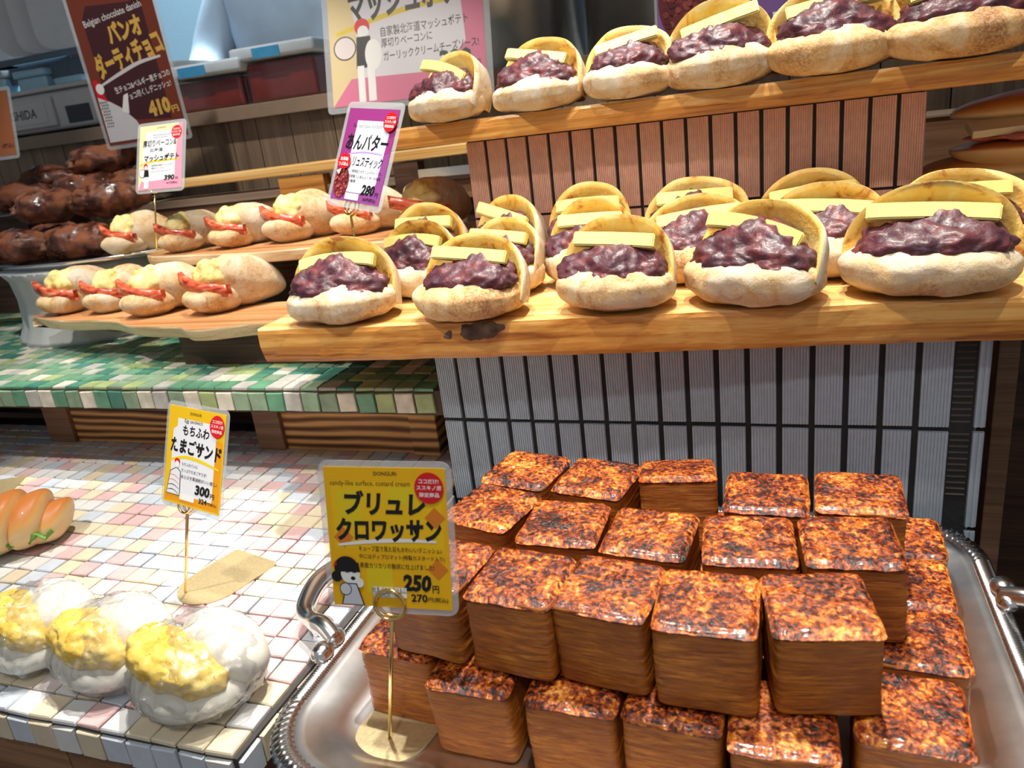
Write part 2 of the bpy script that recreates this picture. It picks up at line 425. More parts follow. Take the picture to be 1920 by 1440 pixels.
# ---------------------------------------------------------------- pastel mosaic table
T = thing('mosaic_table', 'display table topped with white, pink and cream mosaic tiles, egg buns standing on it', 'table', (0, 0, 0))
bm = bmesh.new(); bbox(bm, -46, 9.15, .06, 23.4, -1.25, -.14); ob('grout_bed', from_bm('grout_bed', bm, M['grout']), T)
pl = []
for i in range(-46, 9):
    for jj in range(0, 22):
        x, y = i + .5, jj + .5
        pl.append((x, y, -.15, (0, 0, 0), scr(x, y, 0)))
ks = ['t_white', 't_bluewhite', 't_cream', 't_pink', 't_pale', 't_warm']
tiles(T, pl, ks, [5, 4, 5, 5, 2, 1], 'tile', .91, .91, .15, 290, 11, 'far_tile')
pl = [(i + .5, .07, -.72, (PI / 2, 0, 0), scr(i + .5, 0, -.7)) for i in range(-14, 9)] + [(9.13, jj + .5, -.72, (PI / 2, 0, PI / 2), scr(9, jj + .5, -.7)) for jj in range(0, 16)]
tiles(T, pl, ['t_bluewhite', 't_warm', 't_pale', 't_white'], [4, 3, 3, 1], 'edge_tile', .91, .95, .14, 60, 23, 'far_edge_tile')
xs = -14
while xs < 9.0:
    x1 = min(xs + 3.9, 8.9); ob('panel_board', boxm('panel_board', xs + .03, x1 - .03, .35, .75, -19.9, -1.25, M['brown_wood'], .06), T); xs += 3.9
ob('side_panel', boxm('side_panel', 8.5, 8.8, .8, 22, -19.9, -1.25, M['brown_wood']), T)

# ---------------------------------------------------------------- green tiled shelf on charred timber
ZG, YG = 5.2, 15.75
G = thing('green_tiled_shelf', 'low shelf faced with green and ivory mosaic tiles, on scorched timber supports', 'shelf', (0, 0, 0))
ob('grout_bed', boxm('grout_bed', -60, 9.5, YG + .06, 40, ZG - 1.3, ZG - .14, M['grout_brown']), G)
pl = []
for i in range(-44, 9):
    for jj in range(0, 24):
        x, y = i + .63, YG + jj + .5
        pl.append((x, y, ZG - .15, (0, 0, 0), scr(x, y, ZG)))
gk = ['g_green', 'g_teal', 'g_lime', 'g_sage', 'g_ivory', 'g_grey']
tiles(G, pl, gk, [5, 4, 4, 4, 2, 2], 'tile', .92, .92, .15, 200, 31, 'far_tile')
pl = [(i + .63, YG + .07, ZG - .72, (PI / 2, 0, 0), scr(i + .6, YG, ZG - .7)) for i in range(-30, 9)]
tiles(G, pl, ['g_sage', 'g_lime', 'g_ivory', 'g_green', 'g_grey', 'g_teal'], [5, 3, 5, 3, 3, 1], 'edge_tile', .91, .93, .14, 60, 41, 'far_edge_tile')
YB = 19.75
def xb(px): return ony(px, 800, YB)[0]
for a, b, m_ in ((95, 140, 'brown_wood'), (483, 531, 'brown_wood'), (772, 822, 'char'), (-160, -110, 'brown_wood')):
    ob('post', boxm('post', xb(a), xb(b), YB - .25, YB + 1.6, 0.02, ZG - 1.3, M[m_], .05), G)
for a, b in ((140, 330), (531, 772), (-110, -60)):
    ob('plank', boxm('plank', xb(a) + .02, xb(b) - .02, YB, YB + .9, 0.02, ZG - 1.3, M['char'], .04), G)
ob('back_panel', boxm('back_panel', -60, 9.5, 24, 24.5, 0, ZG - 1.3, M['dark_wood']), G)
ob('rear_leg', boxm('rear_leg', -30, -28, 30, 32, -20, ZG - 1.3, M['dark_wood']), G)

# ---------------------------------------------------------------- ribbed tile risers
def rib_tile(name, w, h, t, n, mat):
    prof = [(-w / 2, 0)]
    for k in range(n):
        a = -w / 2 + w * k / n; s = w / n
        prof += [(a + s * .10, -t), (a + s * .62, -t), (a + s * .70, -t * .72), (a + s * .95, -t * .72)]
    prof += [(w / 2, -t), (w / 2, 0)]
    m_ = len(prof); v = [(x, y, 0) for x, y in prof] + [(x, y, h) for x, y in prof]
    f = [(i, i + 1, m_ + i + 1, m_ + i) for i in range(m_ - 1)] + [tuple(range(m_ - 1, -1, -1)), tuple(range(m_, 2 * m_))]
    return mesh(name, v, f, mat)
K = thing('grey_tiled_riser', 'display riser faced with upright pale grey ribbed tiles in black mortar', 'riser', (0, 0, 0))
Y0 = 15.5
ob('core', boxm('core', 9.66, 30.1, Y0 + .0, 24.2, -19.9, 7.45, M['black_mortar']), K)
gt = [rib_tile('grey_tile', .90, 3.80, .13, 9, M['grey_tile']), rib_tile('grey_tile', .885, 3.81, .13, 8, M['grey_tile'])]
gtop = rib_tile('grey_tile', .90, 3.45, .13, 9, M['grey_tile'])
xc = 9.63; pit = [1.03 + .0085 * i for i in range(18)]
xs = [9.62 + .45]
for i in range(17): xs.append(xs[-1] + pit[i] + .0)
sc_ = (29.27 - .45 - 10.07) / (xs[-1] - xs[0]); xs = [10.07 + (x - xs[0]) * sc_ for x in xs]
for r in range(4):
    z0 = 3.98 - 4.0 * r
    for i, x in enumerate(xs):
        w_ = (xs[1] - xs[0] if i == 0 else x - xs[i - 1]) / 1.09
        ob('tile', gtop if r == 0 else gt[(i + r) % 2], K, (x, Y0, z0 + random.uniform(-.02, .02)), (0, random.uniform(-.004, .004), 0), (w_, 1, 1))
    ob('side_tile', rib_tile('side_tile', .36, 3.45 if r == 0 else 3.8, .16, 2, M['grey_tile']), K, (30.24, Y0 + .02, z0))
    for yy in range(6): ob('side_tile', gtop if r == 0 else gt[0], K, (30.1, Y0 + .7 + yy * 1.09, z0), (0, 0, PI / 2)); ob('side_tile', gtop if r == 0 else gt[0], K, (9.66, Y0 + .7 + yy * 1.09, z0), (0, 0, -PI / 2))
# comb marks of the mortar where a column of tiles is missing
v = []; f = []
for k in range(26):
    z = 7.2 - k * .24; d = .05 + .02 * random.random()
    if 3.75 < z < 4.05: continue
    a = len(v); v += [(29.36, Y0 - .002, z), (29.98, Y0 - .002, z), (29.98, Y0 - d, z + .05), (29.36, Y0 - d, z + .05), (29.36, Y0 - .002, z + .1), (29.98, Y0 - .002, z + .1)]
    f += [(a, a + 1, a + 2, a + 3), (a + 3, a + 2, a + 5, a + 4)]
ob('mortar_ridges', mesh('mortar_ridges', v, f, plain('dry_mortar', (.075, .06, .045), .7)), K)

P = thing('pink_tiled_riser', 'taller display riser faced with terracotta pink ribbed tiles in dark mortar', 'riser', (0, 0, 0))
YP = 24.5
ob('core', boxm('core', 8.74, 29.2, YP, 29.5, ZG + .02, 15.15, M['black_mortar']), P)
pt = rib_tile('pink_tile', .93, 3.72, .13, 10, M['pink_tile']); ptl = rib_tile('pink_tile', .93, 3.8, .13, 10, M['pink_tile'])
for r in range(2):
    for i in range(19):
        x = 8.72 + .45 + i * (29.25 - 8.72 - .9) / 18
        ob('tile', pt if r == 0 else ptl, P, (x, YP, 11.35 if r == 0 else 7.42), (0, random.uniform(-.004, .004), 0))
    for yy in range(4):
        for sx, rz in ((29.2, PI / 2), (8.74, -PI / 2)): ob('side_tile', pt if r == 0 else ptl, P, (sx, YP + .6 + yy * 1.09, 11.35 if r == 0 else 7.42), (0, 0, rz))

# ---------------------------------------------------------------- wooden boards
def slab(name, outline, z0, z1, mats, bulge=.08, edge_mat=True, seed=1, wob=.06, nmid=3, splay=0.0):
    """solid board from a plan outline, wany sides, top face first material, sides second"""
    n = len(outline); cx = sum(p[0] for p in outline) / n; cy = sum(p[1] for p in outline) / n
    rings = []
    lv = [0, .12, .5, .88, 1.0]
    for t in lv:
        off = {0: -.06, .12: .0, .5: bulge, .88: .0, 1.0: -.05}[t]
        ring = []
        for i, (x, y) in enumerate(outline):
            a = outline[i - 1]; b = outline[(i + 1) % n]; tx, ty = b[0] - a[0], b[1] - a[1]; L = math.hypot(tx, ty) or 1
            nx, ny = ty / L, -tx / L
            k = off + wob * fb((x, y, t * 2), .6, 3, seed) - splay * (1 - t)
            ring.append((x + nx * k, y + ny * k, z0 + (z1 - z0) * t))
        rings.append(ring)
    v = [p for r_ in rings for p in r_]; f = []; mi = []
    for L in range(len(rings) - 1):
        for i in range(n):
            f.append((L * n + i, L * n + (i + 1) % n, (L + 1) * n + (i + 1) % n, (L + 1) * n + i)); mi.append(1)
    f.append(tuple(range(n))[::-1]); mi.append(1); f.append(tuple((len(rings) - 1) * n + i for i in range(n))); mi.append(0)
    me = mesh(name, v, f, mats, False, mi); return me
def outl(pts, step=.5):
    out = []
    for i, p in enumerate(pts):
        q = pts[(i + 1) % len(pts)]; L = math.hypot(q[0] - p[0], q[1] - p[1]); k = max(1, int(L / step))
        out += [(p[0] + (q[0] - p[0]) * t / k, p[1] + (q[1] - p[1]) * t / k) for t in range(k)]
    return out
ZL = 8.9                                               # top of the lower bun board
LB = thing('bun_board', 'thick honey-coloured board on the grey tiles carrying three rows of red bean buns', 'board', (0, 0, 0))
ol = outl([(2.75, 13.05), (3.0, 12.75), (10, 12.95), (18, 13.4), (26, 14.05), (34, 14.55), (40, 14.9), (40, 24.2), (2.2, 24.2)])
ob('plank', slab('plank', ol, 7.5, ZL, [M['oak'], M['oak_dark']], .05, seed=3, wob=.10), LB)
kn = onz(930, 622, 8.5); 
ob('bark_pocket', blob('bark_pocket', 4, lambda p: (p[0] * 1.25, p[1] * .10, p[2] * .36), plain('bark', (.10, .06, .04), .9, var=.8, nscale=60, bump=1), lambda q, p: .12 * fb(q, 2.2, 3, 4)), LB, (12.6, 13.1, 8.55), (0, -.12, .05))
ZU = 16.15
UB = thing('top_board', 'upper amber-coloured board on the pink tiles carrying one row of red bean buns', 'board', (0, 0, 0))
ol = outl([(3.7, 23.2), (12, 23.15), (22, 23.1), (31, 23.0), (40, 22.9), (40, 29.6), (3.5, 29.6)])
ob('plank', slab('plank', ol, 15.16, ZU, [M['oak'], M['oak_dark']], .05, seed=9, wob=.10), UB)

ZA = 7.62                                              # wavy acacia board
AB = thing('wavy_acacia_board', 'dark acacia board with a wavy pale bark edge, front bacon rolls lying on it', 'board', (0, 0, 0))
pts = [(-22.0, 22.3), (-19.6, 21.1), (-17, 20.5), (-14.6, 20.35), (-12.6, 19.9), (-10.5, 18.9), (-8.3, 18.5), (-6.6, 18.35), (-5.6, 17.75), (-4.2, 17.75), (-2.2, 18.5), (0, 18.3), (2.2, 17.9)]
pts = [tuple(p) for p in spline(pts, 5)] + [(2.5, 23.6), (-6, 23.2), (-14, 23.2), (-20.2, 23.1)]
ob('plank', slab('plank', pts, 6.92, ZA, [M['olive_wood'], M['pale_edge']], .02, seed=5, wob=.05, splay=.35), AB)
ob('block', boxm('block', -7.7, 4.2, 19.3, 23, ZG + .02, 6.93, M['dark_wood'], .05), AB)

ZR = 10.5
RB = thing('straight_acacia_board', 'lighter raised board behind the wavy one, rear bacon rolls lying on it', 'board', (0, 0, 0))
pts = [(-14.2, 25.2), (-12.6, 24.45), (-9, 24.0), (-5.4, 23.5), (-1, 23.9), (3, 24.4), (8.4, 24.4)]
pts = [tuple(p) for p in spline(pts, 5)] + [(8.4, 29.5), (-4, 30), (-12, 30.2), (-15, 28)]
ob('plank', slab('plank', pts, 9.85, ZR, [M['olive_wood'], M['pale_edge']], .03, seed=15, wob=.05, splay=.1), RB)
ob('block', boxm('block', -9.5, 8, 26.2, 29, ZG + .02, 9.86, M['dark_wood'], .05), RB)

# ---------------------------------------------------------------- rear shelves and the service counter behind them
def rail(name, px0, py0, px1, py1, Y, dz, dy, mat, x_ext=0.0):
    a = ony(px0, py0, Y); b = ony(px1, py1, Y)
    L = np.linalg.norm(b - a); me = boxm(name, 0, L, 0, dy, -dz, 0, mat, .08)
    return me, a, math.atan2(b[2] - a[2], b[0] - a[0])
S = thing('rear_shelf', 'stepped pale wood shelf between the bacon rolls and the brown panelled counter', 'shelf', (0, 0, 0))
me, a, an = rail('rail', 270, 345, 878, 268, 33, .62, 2.5, M['oak']); ob('rail', me, S, a, (0, -an, 0))
me, a, an = rail('ledge', 240, 385, 882, 317, 33.4, .55, 3, M['trim']); ob('ledge', me, S, a, (0, -an, 0))
me, a, an = rail('apron', 240, 400, 884, 334, 33.6, 1.2, .6, M['brown_wood']); ob('apron', me, S, a, (0, -an, 0))
p0 = ony(520, 335, 33.1); ob('bracket', boxm('bracket', 0, 3.6, 0, 1, -1.5, 0, M['oak_dark'], .05), S, p0)
p0 = ony(735, 308, 33.1); ob('bracket', boxm('bracket', 0, 1.8, 0, 1, -2.0, 0, M['dark_wood'], .05), S, p0)
p0 = ony(770, 315, 33.2); ob('price_rail', boxm('price_rail', 0, 4.6, -.1, 0, -.7, -.15, M['steel']), S, p0)
ob('leg', boxm('leg', -16, -14, 34.5, 36, ZG + .02, 13.0, M['dark_wood']), S); ob('leg', boxm('leg', 4, 6, 34.5, 36, ZG + .02, 13.0, M['dark_wood']), S)
S2 = thing('side_shelf', 'brown wooden back shelf beyond the pink riser, above the ham sandwiches', 'shelf', (0, 0, 0))
ob('ledge', boxm('ledge', 29.6, 50, 32, 36, 13.55, 13.7, M['trim'], .03), S2)
ob('apron', boxm('apron', 29.6, 50, 32.1, 32.6, 11.0, 13.55, M['brown_wood'], .03), S2)
ob('base_board', boxm('base_board', 30.6, 50, 22.6, 36, 8.1, 8.7, M['oak'], .06), S2)
ob('support', boxm('support', 32.4, 33.2, 22.9, 30, -20, 8.1, M['brown_wood'], .05), S2)
ob('support', boxm('support', 48, 49, 22.9, 30, -20, 11, M['brown_wood'], .05), S2)
ob('back_panel', boxm('back_panel', 33.2, 48, 29, 29.6, -20, 8.1, M['dark_wood']), S2)

C = thing('service_counter', 'brown panelled service counter with a beige trim edge, kitchen things standing on it', 'counter', (0, 0, 0))
YC = 41.0
# the counter runs slightly askew to the shelves; measured from its two visible ends
ca = ony(0, 272, YC); cb = ony(654, 178, YC); ang = math.atan2(0, 1)
ZC = float((ca[2] + cb[2]) / 2) + .35
ob('worktop', boxm('worktop', -75, 85, YC, 56, ZC - 1.05, ZC, M['trim'], .06), C)
ob('core', boxm('core', -75, 85, YC + 1.3, 55, -20, ZC - 1.05, M['dark_wood']), C)
x = -75; r_ = random.Random(5)
while x < 85:
    w_ = r_.choice((2.6, 3.2, 3.9)); ob('panel_board', boxm('panel_board', x + .04, min(x + w_, 85) - .04, YC + .75, YC + 1.3, 3, ZC - 1.05, M['panel_wood'], .03), C); x += w_
# ================================================================ BAKED GOODS
ORD = ['first', 'second', 'third', 'fourth', 'fifth', 'sixth', 'seventh', 'eighth', 'ninth', 'tenth']
# ---------------------------------------------------------------- laminated cubes
CS = 2.38
def cube_body(seed):
    n = 13; per = 4 * n; lv = 44; P = np.zeros((per, lv, 3)); h = CS - .10
    rnd = random.Random(seed); lean = (rnd.uniform(-.06, .06), rnd.uniform(-.06, .06))
    for k in range(lv):
        t = k / (lv - 1); z = h * t
        lay = .012 * mn.noise(Vector((seed * 3.1, z * 11.0, 1.7)))
        ins = .10 * max(0, 1 - t / .06) ** 2 + .035 * (t - .5) ** 2
        for i in range(per):
            s = i // n; u = (i % n) / n * 2 - 1
            a = CS / 2 - ins + lay; r = .17
            x, y = {0: (u, -1), 1: (1, u), 2: (-u, 1), 3: (-1, -u)}[s]
            q = max(abs(x), abs(y)); ex = 13.0
            nrm = (abs(x) ** ex + abs(y) ** ex) ** (1 / ex); x, y = x / nrm, y / nrm
            d = .020 * mn.noise(Vector((x * 2.2 + seed * 5, y * 2.2, z * 11 + 1.2 * x))) + .05 * mn.noise(Vector((x * .8 - seed, y * .8, z * .7)))
            P[i, k] = (x * (a + d) + lean[0] * t, y * (a + d) + lean[1] * t, z + .04 * mn.noise(Vector((x * 1.4 + seed, y * 1.4, z * 2))))
    v = P.reshape(-1, 3).tolist(); f = []
    for i in range(per):
        b = (i + 1) % per
        for k in range(lv - 1): f.append((i * lv + k, b * lv + k, b * lv + k + 1, i * lv + k + 1))
    f.append(tuple(i * lv for i in range(per))[::-1]); f.append(tuple(i * lv + lv - 1 for i in range(per)))
    return mesh('body', v, f, M['layers'], True), lean
def cube_top(seed, lean):
    n = 26; z0 = CS - .13; v = []; f = []
    for i in range(n + 1):
        for j in range(n + 1):
            x, y = i / n * 2 - 1, j / n * 2 - 1
            e = 14.0; q = max(abs(x), abs(y)); nr = (abs(x) ** e + abs(y) ** e) ** (1 / e)
            sx = x * (q / nr if nr > 1e-6 else 1); sy = y * (q / nr if nr > 1e-6 else 1)
            a = CS / 2 + .025 + .025 * mn.noise(Vector((x * 2 + seed, y * 2, 5)))
            edge = max(0, (q - .90) / .10); dz = .13 - .16 * edge ** 2 + .035 * mn.noise(Vector((x * 3 + seed * 2, y * 3, 0))) + .02 * mn.noise(Vector((x * 11 + seed * 2, y * 11, 0))) + .03 * (1 - x * x) * (1 - y * y)
            v.append((sx * a + lean[0], sy * a + lean[1], z0 + dz))
    for i in range(n):
        for j in range(n): f.append((i * (n + 1) + j, (i + 1) * (n + 1) + j, (i + 1) * (n + 1) + j + 1, i * (n + 1) + j + 1))
    rim = [i * (n + 1) for i in range(n + 1)] + [n * (n + 1) + j for j in range(1, n + 1)] + [i * (n + 1) + n for i in range(n - 1, -1, -1)] + [j for j in range(n - 1, 0, -1)]
    b = len(v)
    for r in rim: x, y, z = v[r]; v.append(((x - lean[0]) * .985 + lean[0], (y - lean[1]) * .985 + lean[1], z0 - .09 + .05 * mn.noise(Vector((x * 4, y * 4, seed)))))
    L = len(rim)
    for k in range(L): f.append((rim[k], b + k, b + (k + 1) % L, rim[(k + 1) % L])[::-1])
    f.append(tuple(b + k for k in range(L)))
    return mesh('caramel_top', v, f, M['caramel'], True)
CUBE = []
for s in range(5):
    bdy, ln = cube_body(s + 1); CUBE.append((bdy, cube_top(s + 1, ln)))
ncube = [0]
def cube(x, y, z, yaw, label, group, rx=0.0, s=1.0):
    k = ncube[0]; ncube[0] += 1
    t = thing('croissant_cube', label, 'pastry', (x, y, z), (rx, 0, math.radians(yaw)), group, (s, s, s))
    v = k * 2 % 5; r = (k * 7 % 4) * PI / 2
    ob('body', CUBE[v][0], t, (0, 0, 0), (0, 0, r)); ob('caramel_top', CUBE[v][1], t, (0, 0, 0), (0, 0, r), label='glossy burnt caramel top')
ZT = -.13
TOPG, LOWG = 'croissant cubes of the top layer', 'croissant cubes of the bottom layer'
z2 = ZT + CS + .05
rows = {'front row': [(14.72, 3.55, -8), (17.2, 3.3, -5), (19.65, 3.28, -7), (22.12, 2.98, 0), (24.62, 3.4, 10)],
        'middle row': [(15.02, 6.85, -14), (17.6, 6.22, 0), (20.25, 5.95, -5), (22.85, 5.9, 4), (25.5, 6.2, 5)],
        'row against the grey tiles': [(15.35, 9.6, -11), (18.0, 9.2, -10), (20.6, 9.1, 8), (23.25, 8.75, 0), (25.85, 8.9, -1)]}
for rn, lst in rows.items():
    for i, (x, y, yw) in enumerate(lst):
        nm = ['first', 'second', 'third', 'fourth', 'last'][i]
        cube(x, y, z2 + (.22 if (rn.startswith('row') and i == 2) else 0), yw, 'croissant cube of the top layer, %s, %s from the yellow sign' % (rn, nm), TOPG, -.22 if (rn.startswith('row') and i == 2) else 0)
low = [('front row', [(16.0, 2.72, -1), (18.8, 2.58, -1), (21.3, 2.55, -3), (23.85, 2.2, 1), (26.55, 2.98, -3)]),
       ('second row', [(13.42, 3.62, -4), (16.2, 5.4, 0), (18.75, 5.3, 2), (21.3, 5.25, 0), (23.8, 5.1, 0), (27.0, 5.62, -3)]),
       ('third row', [(13.3, 6.5, 3), (16.1, 8.0, 0), (18.6, 7.9, 0), (21.2, 7.85, 0), (23.8, 7.75, 0), (27.12, 8.22, -2)]),
       ('row along the grey tiles', [(14.0, 9.6, 0), (16.6, 10.5, 0), (19.1, 10.45, 0), (21.7, 10.4, 0), (24.3, 10.35, 0), (27.28, 10.75, -2)])]
for rn, lst in low:
    for i, (x, y, yw) in enumerate(lst):
        nm = ['first', 'second', 'third', 'fourth', 'fifth', 'last'][i] if i < len(lst) - 1 else 'last'
        cube(x, y, ZT, yw, 'croissant cube on the tray floor, %s, %s from the yellow sign' % (rn, nm), LOWG)

# ---------------------------------------------------------------- red bean and butter buns
def bun_lower(seed, mat):
    def sh(p):
        x = 2.3 * p[0]; y = 1.72 * p[1]
        z = .92 + (.80 * p[2] if p[2] > 0 else -.92 * abs(p[2]) ** .62)
        z += .28 * max(0, p[1]) * max(0, p[2])
        return (x, y, z)
    def dp(q, p):
        d = .16 * fb(q, .55, 3, seed) + .03 * fb(q, 2.6, 3, seed + 2)
        return d if q[2] > .12 else d * .2
    return blob('lower_crust', 5, sh, mat, dp)
def bun_flap(seed, mat, wrap=.9, hood=.55, tilt=.36):
    nth, nr = 40, 10; a, b = 2.26, 2.28
    X = np.array([1, 0, 0.]); Tt = np.array([0, math.sin(tilt), math.cos(tilt)]); N = np.array([0, -math.cos(tilt), math.sin(tilt)])
    H = np.array([0, .62, .92]); front = []; back = []
    for i in range(nth + 1):
        th = -.22 + (PI + .34) * i / nth; c, s = math.cos(th), math.sin(th)
        rf = []; rb = []
        for k in range(nr + 1):
            r = k / nr; u = a * r * c; v = b * r * (max(s, 0) ** .72 + min(s, 0))
            wv = 1 + .05 * mn.noise(Vector((c * 1.5 + seed, s * 1.5, 3.0)))
            p = H + X * u * wv + Tt * v * wv + N * (hood * (r * max(s, 0)) ** 2 + wrap * (r * max(c, 0)) ** 2.2 + .25 * (r * max(-c, 0)) ** 2)
            nz = .05 * mn.noise(Vector((u * .9 + seed, v * .9, 1.0)))
            rf.append(p - N * (.42 * (1 - r * r) + nz)); rb.append(p - N * (.38 + 1.15 * math.sqrt(max(0, 1 - r ** 4)) + nz * 2) - (Tt * .06 * r))
        front.append(rf); back.append(rb)
    F_ = np.array(front); B_ = np.array(back)
    P = np.concatenate([F_, B_[:, ::-1]], axis=1); nu, nv = P.shape[:2]; f = []; mi = []
    for i in range(nu - 1):
        for j in range(nv - 1):
            f.append((i * nv + j, i * nv + j + 1, (i + 1) * nv + j + 1, (i + 1) * nv + j)); mi.append(0 if j < nr else 1)
    return mesh('top_flap', P.reshape(-1, 3), f, [M['crumb'], mat], True, mi)
def bun_paste(seed):
    def sh(p):
        x = 2.02 * p[0]; y = -.12 + 1.20 * p[1]
        return (x, y, 1.68 + .70 * p[2] + .44 * p[1] + .10 * math.sin(seed + p[0] * 2) - .22 * p[0] ** 2)
    def dp(q, p):
        return .20 * (.5 - vor(q, 2.7, seed)) + .10 * (.5 - vor(q, 5.5, seed + 3)) + .22 * fb(q, .9, 4, seed)
    return blob('bean_paste', 5, sh, M['azuki'], dp)
def butter_bar(bend, L=3.15):
    n = 14; v = []; f = []
    for i in range(n + 1):
        t = i / n * 2 - 1; x = t * L / 2; z = -bend * t * t; ang = -2 * bend * t / (L / 2) * .5
        for (dy, dz) in ((-.17, -.26), (.17, -.26), (.17, .26), (-.17, .26)):
            v.append((x - dz * math.sin(ang), dy + .02 * mn.noise(Vector((x * 2, dy, bend * 9))), z + dz * math.cos(ang)))
    for i in range(n):
        for k in range(4): f.append((i * 4 + k, i * 4 + (k + 1) % 4, i * 4 + 4 + (k + 1) % 4, i * 4 + 4 + k)[::-1])
    f.append((0, 1, 2, 3)); f.append(tuple(n * 4 + k for k in (3, 2, 1, 0)))
    me = mesh('butter_slab', v, f, M['butter'])
    bm = bmesh.new(); bm.from_mesh(me); es = [e for e in bm.edges if len(e.link_faces) == 2 and e.calc_face_angle() > .8]
    bmesh.ops.bevel(bm, geom=es, offset=.045 * U, segments=2, affect='EDGES'); bm.to_mesh(me); bm.free(); return me
CR = [M['crust_white'], M['crust_mid'], M['crust_gold'], M['crust_mid']]
LOW = [bun_lower(3.1 + 5 * i, CR[i]) for i in range(4)]
FLAP = [bun_flap(1.7 + 3 * i, [M['crust_white'], M['crust_mid'], M['crust_white'], M['crust_mid']][i], [.9, .6, 1.1, .8][i], [.55, .75, .5, .65][i], [.36, .30, .42, .34][i]) for i in range(4)]
PASTE = [bun_paste(2.3 + 4 * i) for i in range(3)]
BUT = [butter_bar(.02), butter_bar(.18), butter_bar(.06, 3.3)]
nb = [0]
def bean_bun(x, y, z, yaw, sx, sy, sz, label, group, low=None, bt=None, broll=0.0, bx=0.0, flip=False, fl=None):
    k = nb[0]; nb[0] += 1
    t = thing('red_bean_bun', label, 'bun', (x, y, z), (0, 0, math.radians(yaw)), group, (sx, sy, sz))
    ob('lower_crust', LOW[(k if low is None else low) % 4], t)
    ob('top_flap', FLAP[(k * 3 + 1 if fl is None else fl) % 4], t, scale=((-1 if flip else 1), 1, 1))
    ob('bean_paste', PASTE[k % 3], t)
    ob('butter_slab', BUT[(k if bt is None else bt) % 3], t, (bx, .22, 2.46), (-.5, broll, 0))
LG = 'red bean buns on the lower board'
fr = [(6.45, 14.15, 4, 1.08, 1, 1.02, 0, 1, -.02), (12.3, 14.1, -6, 1.02, 1, .97, 2, 0, .10), (17.85, 14.7, -8, .99, 1, 1.02, 3, 0, .06), (22.75, 15.0, -24, 1.12, 1.05, 1.08, 1, 1, .22), (28.35, 15.55, -7, 1.20, 1.08, 1.08, 1, 2, .06), (34.6, 16.6, -4, 1.1, 1, 1, 1, 0, 0)]
for i, (x, y, yw, sx, sy, sz, lo, bt, br) in enumerate(fr):
    bean_bun(x, y, ZL, yw, sx, sy, sz, 'red bean and butter bun, front row of the lower board, %s from its free end' % ORD[i], LG, lo, bt, br)
md = [(7.9, 18.25, -6, .93, 1, 1.0, 1, 1, 0), (12.1, 17.95, -12, .90, 1, .98, 3, 0, .08), (15.95, 19.1, -2, .90, 1, 1.08, 1, 0, .0), (20.5, 18.95, 8, 1.0, 1, 1.04, 2, 2, -.08), (25.2, 18.75, -4, 1.05, 1, 1.05, 2, 2, .08), (30.0, 20.4, -3, 1.1, 1.0, 1.05, 0, 0, .0)]
for i, (x, y, yw, sx, sy, sz, lo, bt, br) in enumerate(md):
    bean_bun(x, y, ZL, yw, sx, sy, sz, 'red bean and butter bun, middle row of the lower board, %s from its free end' % ORD[i], LG, lo, bt, br)
bk = [(6.8, 21.85, -4, 1.0, 1, 1.10, 2, 0, 0), (11.0, 21.75, -18, .90, 1, 1.14, 1, 0, .22), (15.1, 22.55, 6, .90, 1, 1.18, 3, 2, 0), (20.0, 22.5, 6, 1.05, 1, 1.16, 1, 0, 0), (24.9, 22.35, 8, 1.05, 1, 1.10, 0, 2, -.06)]
for i, (x, y, yw, sx, sy, sz, lo, bt, br) in enumerate(bk):
    bean_bun(x, y, ZL, yw, sx, sy, sz, 'red bean and butter bun, rear row by the pink tiles, %s from the free end' % ORD[i], LG, lo, bt, br)
up = [(832, 24.0, -26, .98, 1, 1.0, 0, 1, .30), (1006, 24.0, -14, 1.02, 1, .98, 0, 0, .20), (1178, 24.0, 4, 0.90, 1, 1.0, 3, 0, -.16), (1352, 24.0, 6, 1.04, 1, 1.10, 0, 0, -.22), (1562, 24.0, 8, 1.14, 1.05, 1.12, 2, 2, -.10), (1800, 24.0, 4, 1.28, 1.05, 1.1, 2, 1, -.05)]
for i, (px, y, yw, sx, sy, sz, lo, bt, br) in enumerate(up):
    x = ony(px, 160, y)[0]
    bean_bun(x, y, ZU, yw, sx, sy, sz, 'red bean and butter bun on the upper board, %s from its free end' % ORD[i], 'red bean buns on the upper board', lo, bt, br)

